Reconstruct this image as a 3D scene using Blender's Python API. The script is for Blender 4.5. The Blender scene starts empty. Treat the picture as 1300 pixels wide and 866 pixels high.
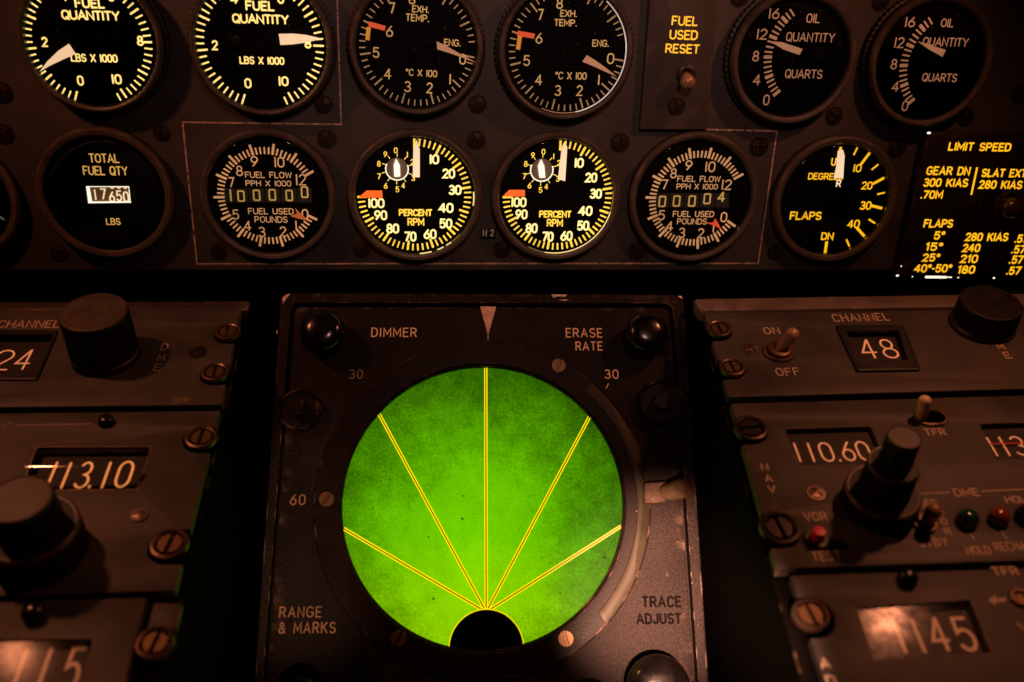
import bpy, bmesh, math, random
from mathutils import Vector, Matrix, Euler
from mathutils.geometry import tessellate_polygon

random.seed(7)
SC = bpy.context.scene
COL = SC.collection
R = math.radians

# ------------------------------------------------------------------ camera
FPX = 1143.0                       # focal length in pixels of the 1300 px wide photograph
cam_d = bpy.data.cameras.new("camera")
cam = bpy.data.objects.new("camera", cam_d)
COL.objects.link(cam)
CAM = Matrix.Translation((0.0, 0.0, 1.10)) @ Euler((R(90 - 32), 0, R(-6)), 'XYZ').to_matrix().to_4x4()
cam.matrix_world = CAM
cam_d.sensor_width = 36.0
cam_d.lens = 36.0 * FPX / 1300.0
cam_d.clip_start = 0.005
cam_d.clip_end = 50.0
cam_d.dof.use_dof = True
cam_d.dof.focus_distance = 0.397
cam_d.dof.aperture_fstop = 8.0
SC.camera = cam
SC.view_settings.view_transform = 'Standard'
SC.view_settings.look = 'None'
SC.view_settings.exposure = 0.0
SC.view_settings.gamma = 1.0
SC.cycles.use_denoising = True
SC.cycles.max_bounces = 6
SC.cycles.transparent_max_bounces = 12
SC.cycles.caustics_reflective = False
SC.cycles.caustics_refractive = False

w = bpy.data.worlds.new("World")
SC.world = w
w.use_nodes = True
w.node_tree.nodes['Background'].inputs[0].default_value = (1.0, 0.45, 0.24, 1)
w.node_tree.nodes['Background'].inputs[1].default_value = 0.0016


def cam2w(p):
    return CAM @ Vector((p[0], -p[1], -p[2]))


def ray(px, py):
    return Vector(((px - 650.0) / FPX, (py - 433.0) / FPX, 1.0))


# ------------------------------------------------------------------ the four faces everything is mounted on
class Plane:
    def __init__(s, u, v, n, px, py, z):
        s.N = Vector(n).normalized()
        s.U = (Vector(u) - s.N * Vector(u).dot(s.N)).normalized()
        s.V = s.N.cross(s.U)
        if s.V.dot(Vector(v)) < 0:
            s.V = -s.V
        s.O = ray(px, py) * z

    def uv(s, px, py, h=0.0):
        r = ray(px, py)
        t = (s.O.dot(s.N) + h) / r.dot(s.N)
        d = r * t - s.O
        return d.dot(s.U), d.dot(s.V)

    def cam(s, u, v, h):
        return s.O + s.U * u + s.V * v + s.N * h

    def matrix(s, u, v, h=0.0):
        o = cam2w(s.cam(u, v, h))
        rot = CAM.to_3x3()
        f = lambda a: rot @ Vector((a[0], -a[1], -a[2]))
        U, V, N = f(s.U), f(s.V), f(s.N)
        return Matrix(((U.x, V.x, N.x, o.x), (U.y, V.y, N.y, o.y), (U.z, V.z, N.z, o.z), (0, 0, 0, 1)))


MAIN = Plane((.9943, -.0084, .1063), (.0318, -.9279, -.3714), (.1017, .3727, -.9224), 600, 250, .406)
RAD = Plane((.9995, .003, .0318), (-.0069, -.9526, .304), (.0312, -.3041, -.9521), 615, 640, .375)
LEFT = Plane((.9947, -.0042, .1027), (-.0825, -.6279, .7739), (.0612, -.7783, -.6249), 150, 510, .34)
RIGHT = Plane((.9995, -.0267, .0161), (-.0295, -.6419, .7662), (-.0102, -.7663, -.6424), 1050, 510, .34)


# ------------------------------------------------------------------ lamps (out of frame: cockpit floods, a radar spot and added fills)
def lamp(kind, name, pos, energy, color, size=.006, aim=None, spot=None, blend=1.0):
    d = bpy.data.lights.new(name, kind)
    d.energy = energy
    d.color = color
    if kind == 'AREA':
        d.size = size
    else:
        d.shadow_soft_size = size
    o = bpy.data.objects.new(name, d)
    COL.objects.link(o)
    o.location = pos
    if aim is not None:
        o.rotation_euler = (Vector(aim) - Vector(pos)).to_track_quat('-Z', 'Y').to_euler()
    if spot:
        d.spot_size = R(spot)
        d.spot_blend = blend
    return o


AMBER = (1.0, .36, .15)


def on(pl, px, py, du=0, dv=0, h=0):
    u, v = pl.uv(px, py)
    return cam2w(pl.cam(u + du, v + dv, h))


# one flood under each end of the glareshield, a radar spot, and added unseen fills for radar left and main panel
lamp('SPOT', 'flood_lamp', cam2w((-.246, -.170, .22)), .78, (1.0, .30, .13), .007, on(LEFT, 330, 620), 125)
lamp('SPOT', 'flood_lamp', cam2w((.218, -.195, .234)), .92, (1.0, .31, .14), .007, on(RIGHT, 950, 560), 125)
lamp('SPOT', 'unseen_radar_spot', cam2w((.058, .075, .05)), 44.0, (1.0, .48, .31), .006, on(RAD, 836, 750), 17)
lamp('SPOT', 'unseen_radar_spot', cam2w((-.05, .17, .08)), 3.0, (1.0, .50, .30), .006, on(RAD, 362, 690), 20)  # added fill that brightens the radar's lower left
lamp('SPOT', 'added_panel_fill', cam2w((.06, -.16, -.12)), 2.5, (1.0, .50, .38), .03, on(MAIN, 660, 140), 40)  # added unseen fill, coned to lift the main panel


# ------------------------------------------------------------------ materials
def mat(name, color, rough=.5, metal=0.0, spec=.5, bump=0.0, bscale=900.0, noise=0.0, nscale=120.0,
        speck=None, wear=None, coat=0.0, grime=0.0, scratch=None):
    m = bpy.data.materials.new(name)
    m.use_nodes = True
    nt = m.node_tree
    b = nt.nodes['Principled BSDF']
    b.inputs['Base Color'].default_value = (*color, 1)
    b.inputs['Roughness'].default_value = rough
    b.inputs['Metallic'].default_value = metal
    b.inputs['Specular IOR Level'].default_value = spec
    b.inputs['Coat Weight'].default_value = coat
    tc = nt.nodes.new('ShaderNodeTexCoord')
    src = None

    def tex(scale, detail=4):
        t = nt.nodes.new('ShaderNodeTexNoise')
        t.inputs['Scale'].default_value = scale
        t.inputs['Detail'].default_value = detail
        nt.links.new(tc.outputs['Object'], t.inputs['Vector'])
        return t

    def ramp(sock, p0, p1, c0=(0, 0, 0, 1), c1=(1, 1, 1, 1)):
        r = nt.nodes.new('ShaderNodeValToRGB')
        r.color_ramp.elements[0].position = p0
        r.color_ramp.elements[1].position = p1
        r.color_ramp.elements[0].color = c0
        r.color_ramp.elements[1].color = c1
        nt.links.new(sock, r.inputs[0])
        return r

    def mixin(fac_sock, c):
        nonlocal src
        mx = nt.nodes.new('ShaderNodeMix')
        mx.data_type = 'RGBA'
        nt.links.new(fac_sock, mx.inputs['Factor'])
        if src is not None:
            nt.links.new(src, mx.inputs['A'])
        else:
            mx.inputs['A'].default_value = (*color, 1)
        mx.inputs['B'].default_value = (*c, 1)
        src = mx.outputs['Result']
    if noise:
        t = tex(nscale, 6)
        lo = tuple(max(0, c * (1 - noise)) for c in color)
        hi = tuple(c * (1 + noise) for c in color)
        r = ramp(t.outputs['Fac'], .32, .68, (*lo, 1), (*hi, 1))
        src = r.outputs['Color']
        rr = nt.nodes.new('ShaderNodeMapRange')
        rr.inputs['To Min'].default_value = max(.05, rough - .12)
        rr.inputs['To Max'].default_value = min(1, rough + .12)
        nt.links.new(t.outputs['Fac'], rr.inputs['Value'])
        nt.links.new(rr.outputs[0], b.inputs['Roughness'])
    if grime:
        t = tex(22, 6)
        r = ramp(t.outputs['Fac'], .36, .62, (1 - grime, 1 - grime, 1 - grime, 1), (1, 1, 1, 1))
        mx = nt.nodes.new('ShaderNodeMix')
        mx.data_type = 'RGBA'
        mx.blend_type = 'MULTIPLY'
        mx.inputs['Factor'].default_value = 1
        if src is not None:
            nt.links.new(src, mx.inputs['A'])
        else:
            mx.inputs['A'].default_value = (*color, 1)
        nt.links.new(r.outputs['Color'], mx.inputs['B'])
        src = mx.outputs['Result']
    if scratch:                                    # long fine scuffs in two directions
        for ang, sd in ((.35, 0.0), (-1.1, 3.7)):
            mp = nt.nodes.new('ShaderNodeMapping')
            mp.inputs['Rotation'].default_value = (0, 0, ang)
            mp.inputs['Location'].default_value = (sd, sd, 0)
            mp.inputs['Scale'].default_value = (28, 1700, 28)
            nt.links.new(tc.outputs['Object'], mp.inputs['Vector'])
            t = nt.nodes.new('ShaderNodeTexNoise')
            t.inputs['Scale'].default_value = 1
            t.inputs['Detail'].default_value = 2
            nt.links.new(mp.outputs[0], t.inputs['Vector'])
            r = ramp(t.outputs['Fac'], .70, .76)
            mixin(r.outputs['Color'], scratch)
    if speck:                                      # chips and dust: (scale, threshold, colour)
        for (sc, th, c) in speck:
            t = tex(sc, 2)
            r = ramp(t.outputs['Fac'], th, th + .02)
            mixin(r.outputs['Color'], c)
    if wear:                                       # paint rubbed off along convex edges
        g = nt.nodes.new('ShaderNodeNewGeometry')
        bv = nt.nodes.new('ShaderNodeBevel')
        bv.samples = 4
        bv.inputs['Radius'].default_value = .0007
        dt = nt.nodes.new('ShaderNodeVectorMath')
        dt.operation = 'DOT_PRODUCT'
        nt.links.new(g.outputs['True Normal'], dt.inputs[0])
        nt.links.new(bv.outputs['Normal'], dt.inputs[1])
        t = tex(130, 4)
        r = ramp(dt.outputs['Value'], .86, .985, (1, 1, 1, 1), (0, 0, 0, 1))
        r2 = ramp(t.outputs['Fac'], .52, .66)
        mu = nt.nodes.new('ShaderNodeMath')
        mu.operation = 'MULTIPLY'
        nt.links.new(r.outputs['Color'], mu.inputs[0])
        nt.links.new(r2.outputs['Color'], mu.inputs[1])
        mixin(mu.outputs[0], wear)
    if src is not None:
        nt.links.new(src, b.inputs['Base Color'])
    if bump:
        t = tex(bscale, 5)
        bp = nt.nodes.new('ShaderNodeBump')
        bp.inputs['Strength'].default_value = bump
        bp.inputs['Distance'].default_value = .0004
        nt.links.new(t.outputs['Fac'], bp.inputs['Height'])
        nt.links.new(bp.outputs['Normal'], b.inputs['Normal'])
    return m


def lin(c):
    return tuple(((x / 255) / 12.92 if x / 255 <= .04045 else ((x / 255 + .055) / 1.055) ** 2.4) for x in c)


def glow(name, rgb, k=1.0, base=(.5, .42, .3), noise=.0):
    """integrally lit marking: the sRGB colour it shows, given off by the instrument's own lighting"""
    m = mat(name, base, .6)
    b = m.node_tree.nodes['Principled BSDF']
    b.inputs['Emission Color'].default_value = (*lin(rgb), 1)
    b.inputs['Emission Strength'].default_value = k
    if noise:
        nt = m.node_tree
        tc = nt.nodes.new('ShaderNodeTexCoord')
        t = nt.nodes.new('ShaderNodeTexNoise')
        t.inputs['Scale'].default_value = 90
        t.inputs['Detail'].default_value = 3
        nt.links.new(tc.outputs['Object'], t.inputs['Vector'])
        mr = nt.nodes.new('ShaderNodeMapRange')
        mr.inputs['From Min'].default_value = .3
        mr.inputs['From Max'].default_value = .7
        mr.inputs['To Min'].default_value = k * (1 - noise)
        mr.inputs['To Max'].default_value = k * (1 + noise)
        nt.links.new(t.outputs['Fac'], mr.inputs['Value'])
        nt.links.new(mr.outputs[0], b.inputs['Emission Strength'])
    return m


def glass(name, refl=.045, rough=.03, dust=True, dirty=0.0):
    m = bpy.data.materials.new(name)
    m.use_nodes = True
    nt = m.node_tree
    nt.nodes.remove(nt.nodes['Principled BSDF'])
    out = nt.nodes['Material Output']
    tr = nt.nodes.new('ShaderNodeBsdfTransparent')
    gl = nt.nodes.new('ShaderNodeBsdfGlossy')
    gl.inputs['Roughness'].default_value = rough
    mx = nt.nodes.new('ShaderNodeMixShader')
    fr = nt.nodes.new('ShaderNodeFresnel')
    fr.inputs['IOR'].default_value = 1.5
    if dirty:                                      # smeared: the mirror image breaks up into patches
        tcd = nt.nodes.new('ShaderNodeTexCoord')
        td = nt.nodes.new('ShaderNodeTexNoise')
        td.inputs['Scale'].default_value = 260
        td.inputs['Detail'].default_value = 5
        nt.links.new(tcd.outputs['Object'], td.inputs['Vector'])
        md = nt.nodes.new('ShaderNodeMapRange')
        md.inputs['From Min'].default_value = .35
        md.inputs['From Max'].default_value = .65
        md.inputs['To Min'].default_value = .004
        md.inputs['To Max'].default_value = .045 * dirty
        nt.links.new(td.outputs['Fac'], md.inputs['Value'])
        nt.links.new(md.outputs[0], mx.inputs[0])
    else:
        nt.links.new(fr.outputs[0], mx.inputs[0])
    nt.links.new(tr.outputs[0], mx.inputs[1])
    nt.links.new(gl.outputs[0], mx.inputs[2])
    last = mx
    if dust:
        tc = nt.nodes.new('ShaderNodeTexCoord')
        t = nt.nodes.new('ShaderNodeTexNoise')
        t.inputs['Scale'].default_value = 1500
        t.inputs['Detail'].default_value = 1
        nt.links.new(tc.outputs['Object'], t.inputs['Vector'])
        r = nt.nodes.new('ShaderNodeValToRGB')
        r.color_ramp.elements[0].position = .735
        r.color_ramp.elements[1].position = .775
        nt.links.new(t.outputs['Fac'], r.inputs[0])
        d = nt.nodes.new('ShaderNodeBsdfDiffuse')
        d.inputs['Color'].default_value = (.16, .14, .13, 1)
        m2 = nt.nodes.new('ShaderNodeMixShader')
        nt.links.new(r.outputs['Color'], m2.inputs[0])
        nt.links.new(mx.outputs[0], m2.inputs[1])
        nt.links.new(d.outputs[0], m2.inputs[2])
        last = m2
    nt.links.new(last.outputs[0], out.inputs['Surface'])
    return m


M = {}
M['panel'] = mat('panel_paint', (.062, .054, .051), .62, grime=.35, noise=.12, nscale=40, bump=.25, bscale=1500,
                 speck=[(700, .74, (.14, .10, .08))], wear=(.35, .28, .22))
M['plate'] = mat('plate_paint', (.066, .056, .052), .55, noise=.12, nscale=60, bump=.2, bscale=1400, wear=(.4, .3, .24))
M['line'] = mat('line_paint', (.52, .36, .27), .6, noise=.45, nscale=260, speck=[(500, .62, (.06, .045, .04))])
M['bezel'] = mat('bezel_metal', (.072, .055, .047), .42, noise=.25, nscale=90, bump=.15, bscale=1200, wear=(.4, .28, .2))
M['black'] = mat('black_paint', (.012, .010, .010), .5, noise=.2, nscale=90)
M['dial'] = mat('dial_black', (.005, .0042, .0042), .8, spec=.12, noise=.3, nscale=160)
M['batcopper'] = mat('copper_bat', (.42, .24, .15), .34, metal=.2, noise=.3, nscale=260)
M['dark'] = mat('dark_void', (.0015, .0012, .0012), .95, spec=.02)
M['screwdark'] = mat('blackened_screw', (.036, .025, .02), .38, metal=.6, noise=.4, nscale=400, wear=(.5, .3, .2))
M['brass'] = mat('worn_brass', (.19, .115, .06), .48, metal=.8, noise=.4, nscale=350, speck=[(420, .6, (.08, .05, .035))])
M['steel'] = mat('screw_steel', (.24, .17, .13), .42, metal=.9, noise=.3, nscale=500)
M['chipmetal'] = mat('bare_metal', (.75, .55, .45), .35, metal=.5, noise=.5, nscale=900)
M['collar'] = mat('fastener_collar', (.16, .10, .07), .35, metal=.8, noise=.4, nscale=300)
M['ped'] = mat('pedestal_paint', (.070, .059, .053), .55, grime=.38, scratch=(.13, .10, .08), noise=.16, nscale=45, bump=.22, bscale=1300,
               speck=[(330, .735, (.05, .036, .03)), (900, .77, (.34, .25, .2))], wear=(.45, .30, .22))
M['chassis'] = mat('chassis_black', (.0022, .0016, .0013), .8, spec=.03, wear=(.45, .28, .14))
M['rail'] = mat('rail_metal', (.040, .029, .023), .5, noise=.3, nscale=80, bump=.2, bscale=1100, wear=(.6, .42, .3))
M['ledge'] = mat('ledge_paint', (.125, .09, .073), .55, noise=.25, nscale=60, bump=.2, speck=[(300, .68, (.08, .055, .045))], wear=(.6, .4, .3))
M['engrave'] = mat('engraved_white', (.62, .46, .31), .6, noise=.12, nscale=500, speck=[(700, .70, (.3, .2, .15))])
M['engravedark'] = mat('worn_lettering', (.003, .002, .002), .9, spec=.03)
M['radar'] = mat('crinkle_paint', (.0145, .0092, .0078), .6, grime=.5, spec=.14, noise=.75, nscale=1000, bump=.75, bscale=1900,
                 speck=[(260, .72, (.03, .022, .018)), (1100, .75, (.22, .16, .13))], wear=(.4, .26, .19))
M['ring'] = mat('ring_paint', (.0085, .0046, .0042), .5, spec=.12, noise=.25, nscale=90, bump=.2, bscale=1200,
                speck=[(420, .76, (.2, .13, .1))], wear=(.35, .2, .14))
M['knob'] = mat('knob_plastic', (.012, .008, .007), .5, spec=.3, noise=.25, nscale=200, bump=.08, bscale=1500)
M['knobtop'] = mat('knob_top_worn', (.060, .039, .029), .5, noise=.35, nscale=170, bump=.1)
M['knobrim'] = mat('knob_rim_worn', (.07, .045, .033), .4, noise=.5, nscale=220)
M['dome'] = mat('dome_knob', (.0036, .0026, .0022), .2, noise=.2, nscale=240, spec=.5)
M['rubber'] = mat('black_button', (.006, .006, .006), .25, spec=.6)
M['mask'] = mat('mask_black', (.002, .002, .002), .9, spec=.02)
M['greenlens'] = mat('green_lens', (.004, .075, .018), .15, spec=.7, coat=.5)
M['amberlens'] = mat('amber_lens', (.30, .060, .012), .18, spec=.7, coat=.5)
M['redcap'] = mat('red_button', (.75, .015, .03), .4)
M['cream'] = mat('cream_bat', (.92, .74, .50), .35, noise=.2, nscale=300)
M['arc'] = mat('olive_brass', (.018, .0135, .005), .5, spec=.25, metal=.0, noise=.35, nscale=110)
M['copper'] = mat('copper_bracket', (.065, .034, .021), .45, metal=.3, noise=.35, nscale=260, bump=.3)
M['counter'] = mat('counter_drum', (.02, .015, .012), .6, noise=.3, nscale=300)
M['redline'] = mat('red_index', (.65, .02, .03), .5)
M['glass'] = glass('gauge_glass')
M['winglass'] = glass('window_glass', rough=.13, dirty=.34)
M['dimglass'] = glass('scuffed_window_glass', rough=.13, dirty=.15)
M['curveglass'] = glass('curved_glass', rough=.07)

M['drumdigit'] = glow('lit_drum_digit', (188, 112, 70), .75, (.9, .62, .42), noise=.1)
M['g_cream'] = glow('lit_cream', (255, 214, 120), 1.25, noise=.18)
M['g_creamneedle'] = glow('lit_needle', (255, 208, 160), .95, (.8, .7, .6), noise=.06)
M['g_rpm'] = glow('lit_yellow', (255, 206, 64), 1.2, noise=.25)
M['g_rpmnum'] = glow('lit_pale_yellow', (255, 234, 150), 1.25, noise=.12)
M['g_amber'] = glow('lit_amber', (252, 182, 14), 1.05, noise=.12)
M['g_tan'] = glow('lit_tan', (198, 138, 88), .85, noise=.22)
M['g_tandim'] = glow('lit_tan_dim', (170, 110, 76), .72, noise=.2)
M['g_exh'] = glow('lit_buff', (200, 150, 84), .78, noise=.25)
M['g_exhdim'] = glow('lit_buff_dim', (156, 116, 70), .7, noise=.3)
M['g_ndl'] = glow('lit_needle_dim', (168, 112, 78), .75, (.7, .55, .45), noise=.1)
M['g_ndl2'] = glow('lit_needle_peach', (252, 214, 172), 1.0, (.8, .7, .6), noise=.1)
M['drumdim'] = glow('lit_drum_digit_dim', (128, 74, 44), .6, (.7, .46, .3), noise=.2)
M['g_glint'] = glow('painted_glint_white', (214, 196, 188), .8, noise=.3)  # emission colours for arcs that imitate reflections on the gauge glass rims
M['g_glintwarm'] = glow('painted_glint_warm', (255, 222, 150), .95, noise=.3)
M['g_glintdim'] = glow('painted_glint_dim', (130, 96, 56), .7, noise=.4)
M['cwin'] = glow('lit_counter_drum', (24, 17, 11), .8, (.02, .015, .012), noise=.3)
M['subface'] = glow('lit_subdial', (28, 18, 8), .9, noise=.3)
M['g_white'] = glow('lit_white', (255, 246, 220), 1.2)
M['g_orange'] = glow('lit_orange', (255, 92, 6), 1.1, noise=.12)
M['g_red'] = glow('lit_red', (205, 52, 12), .9, noise=.15)
M['g_ochre'] = glow('lit_ochre', (190, 112, 14), .9, noise=.15)
M['g_burnt'] = glow('lit_burnt', (176, 76, 20), .8, noise=.15)
M['g_total'] = glow('lit_gold', (214, 160, 76), .9, noise=.2)
M['g_cnt'] = glow('lit_counter', (190, 145, 70), .8, noise=.2)
M['g_radar'] = glow('lit_radar_text', (150, 84, 46), .62, (.5, .3, .2), noise=.3)
M['g_radardim'] = glow('lit_radar_text_dim', (110, 56, 26), .6, (.14, .08, .05), noise=.5)
M['g_grey'] = glow('lit_grey', (92, 82, 72), .6)
M['graticule'] = glow('graticule_yellow', (255, 226, 0), 1.05, (.03, .025, 0))
M['gratdark'] = mat('graticule_core', (.10, .03, .0), .6)


def screen_material():
    m = bpy.data.materials.new('phosphor_screen')
    m.use_nodes = True
    nt = m.node_tree
    b = nt.nodes['Principled BSDF']
    b.inputs['Base Color'].default_value = (.001, .003, .0005, 1)
    b.inputs['Specular IOR Level'].default_value = .03
    b.inputs['Roughness'].default_value = .5
    tc = nt.nodes.new('ShaderNodeTexCoord')
    sep = nt.nodes.new('ShaderNodeSeparateXYZ')
    nt.links.new(tc.outputs['Object'], sep.inputs[0])

    def noise(scale, detail, rough=.5):
        t = nt.nodes.new('ShaderNodeTexNoise')
        t.inputs['Scale'].default_value = scale
        t.inputs['Detail'].default_value = detail
        t.inputs['Roughness'].default_value = rough
        nt.links.new(tc.outputs['Object'], t.inputs['Vector'])
        return t
    # stored picture: strongest echo round the sweep origin, weaker at long range
    off = nt.nodes.new('ShaderNodeVectorMath')
    off.operation = 'DISTANCE'
    off.inputs[1].default_value = (-.004, -.0165, 0)
    nt.links.new(tc.outputs['Object'], off.inputs[0])
    n1 = noise(38, 3)
    n2 = noise(900, 3, .75)
    n3 = noise(150, 4, .65)
    add = nt.nodes.new('ShaderNodeMath')
    add.operation = 'MULTIPLY_ADD'
    nt.links.new(n1.outputs['Fac'], add.inputs[0])
    add.inputs[1].default_value = .034
    nt.links.new(off.outputs['Value'], add.inputs[2])
    a2 = nt.nodes.new('ShaderNodeMath')
    a2.operation = 'MULTIPLY_ADD'
    nt.links.new(n2.outputs['Fac'], a2.inputs[0])
    a2.inputs[1].default_value = .050
    nt.links.new(add.outputs[0], a2.inputs[2])
    a3 = nt.nodes.new('ShaderNodeMath')
    a3.operation = 'MULTIPLY_ADD'
    nt.links.new(n3.outputs['Fac'], a3.inputs[0])
    a3.inputs[1].default_value = .030
    nt.links.new(a2.outputs[0], a3.inputs[2])
    mr = nt.nodes.new('ShaderNodeMapRange')
    mr.inputs['From Min'].default_value = .057
    mr.inputs['From Max'].default_value = .137
    nt.links.new(a3.outputs[0], mr.inputs['Value'])
    r = nt.nodes.new('ShaderNodeValToRGB')
    e = r.color_ramp.elements
    e[0].position = 0.0
    e[0].color = (*lin((118, 212, 0)), 1)
    e[1].position = 1.0
    e[1].color = (*lin((38, 82, 0)), 1)
    for p, c in ((.38, (100, 186, 0)), (.54, (84, 160, 0)), (.78, (60, 116, 0))):
        k = r.color_ramp.elements.new(p)
        k.color = (*lin(c), 1)
    nt.links.new(mr.outputs[0], r.inputs[0])
    # dirt specks on the tube face
    n4 = noise(430, 1)
    r4 = nt.nodes.new('ShaderNodeValToRGB')
    r4.color_ramp.elements[0].position = .205
    r4.color_ramp.elements[1].position = .25
    nt.links.new(n4.outputs['Fac'], r4.inputs[0])
    mx = nt.nodes.new('ShaderNodeMix')
    mx.data_type = 'RGBA'
    nt.links.new(r4.outputs['Color'], mx.inputs['Factor'])
    mx.inputs['A'].default_value = (.008, .05, .004, 1)
    # the tube's phosphor burns yellower towards the foot of the sweep
    my = nt.nodes.new('ShaderNodeMapRange')
    my.inputs['From Min'].default_value = -.012
    my.inputs['From Max'].default_value = -.050
    nt.links.new(sep.outputs['Y'], my.inputs['Value'])
    ye = nt.nodes.new('ShaderNodeMix')
    ye.data_type = 'RGBA'
    ye.blend_type = 'MULTIPLY'
    nt.links.new(my.outputs[0], ye.inputs['Factor'])
    nt.links.new(r.outputs['Color'], ye.inputs['A'])
    ye.inputs['B'].default_value = (2.05, 1.25, 1, 1)
    nt.links.new(ye.outputs['Result'], mx.inputs['B'])
    nt.links.new(mx.outputs['Result'], b.inputs['Emission Color'])
    b.inputs['Emission Strength'].default_value = 1.0
    return m


M['screen'] = screen_material()


# ------------------------------------------------------------------ mesh builder
def inset(poly, d):
    n = len(poly)
    out = []
    area = sum(poly[i][0] * poly[(i + 1) % n][1] - poly[(i + 1) % n][0] * poly[i][1] for i in range(n))
    sgn = 1 if area > 0 else -1
    for i in range(n):
        p0, p1, p2 = Vector(poly[i - 1]), Vector(poly[i]), Vector(poly[(i + 1) % n])
        a = (p1 - p0)
        b = (p2 - p1)
        if a.length < 1e-9 or b.length < 1e-9:
            out.append(tuple(p1))
            continue
        a.normalize()
        b.normalize()
        na, nb = Vector((-a.y, a.x)) * sgn, Vector((-b.y, b.x)) * sgn
        m = na + nb
        if m.length < 1e-6:
            out.append(tuple(p1 + na * d))
            continue
        m.normalize()
        out.append(tuple(p1 + m * (d / max(.35, m.dot(na)))))
    return out


def rounded(poly, r, n=6):
    out = []
    k = len(poly)
    rr = r if isinstance(r, (list, tuple)) else [r] * k
    for i in range(k):
        p0, p1, p2 = Vector(poly[i - 1]), Vector(poly[i]), Vector(poly[(i + 1) % k])
        a, b = (p0 - p1), (p2 - p1)
        q = min(rr[i], a.length * .45, b.length * .45)
        if q <= 1e-7:
            out.append(tuple(p1))
            continue
        s, e = p1 + a.normalized() * q, p1 + b.normalized() * q
        for j in range(n + 1):
            t = j / n
            out.append(tuple(s * (1 - t) ** 2 + p1 * 2 * t * (1 - t) + e * t * t))
    return out


def circle(c, r, n=40, a0=0, a1=360):
    m = n if abs(a1 - a0) >= 360 else n + 1
    return [(c[0] + r * math.cos(R(a0 + (a1 - a0) * i / n)), c[1] + r * math.sin(R(a0 + (a1 - a0) * i / n))) for i in range(m)]


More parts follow.
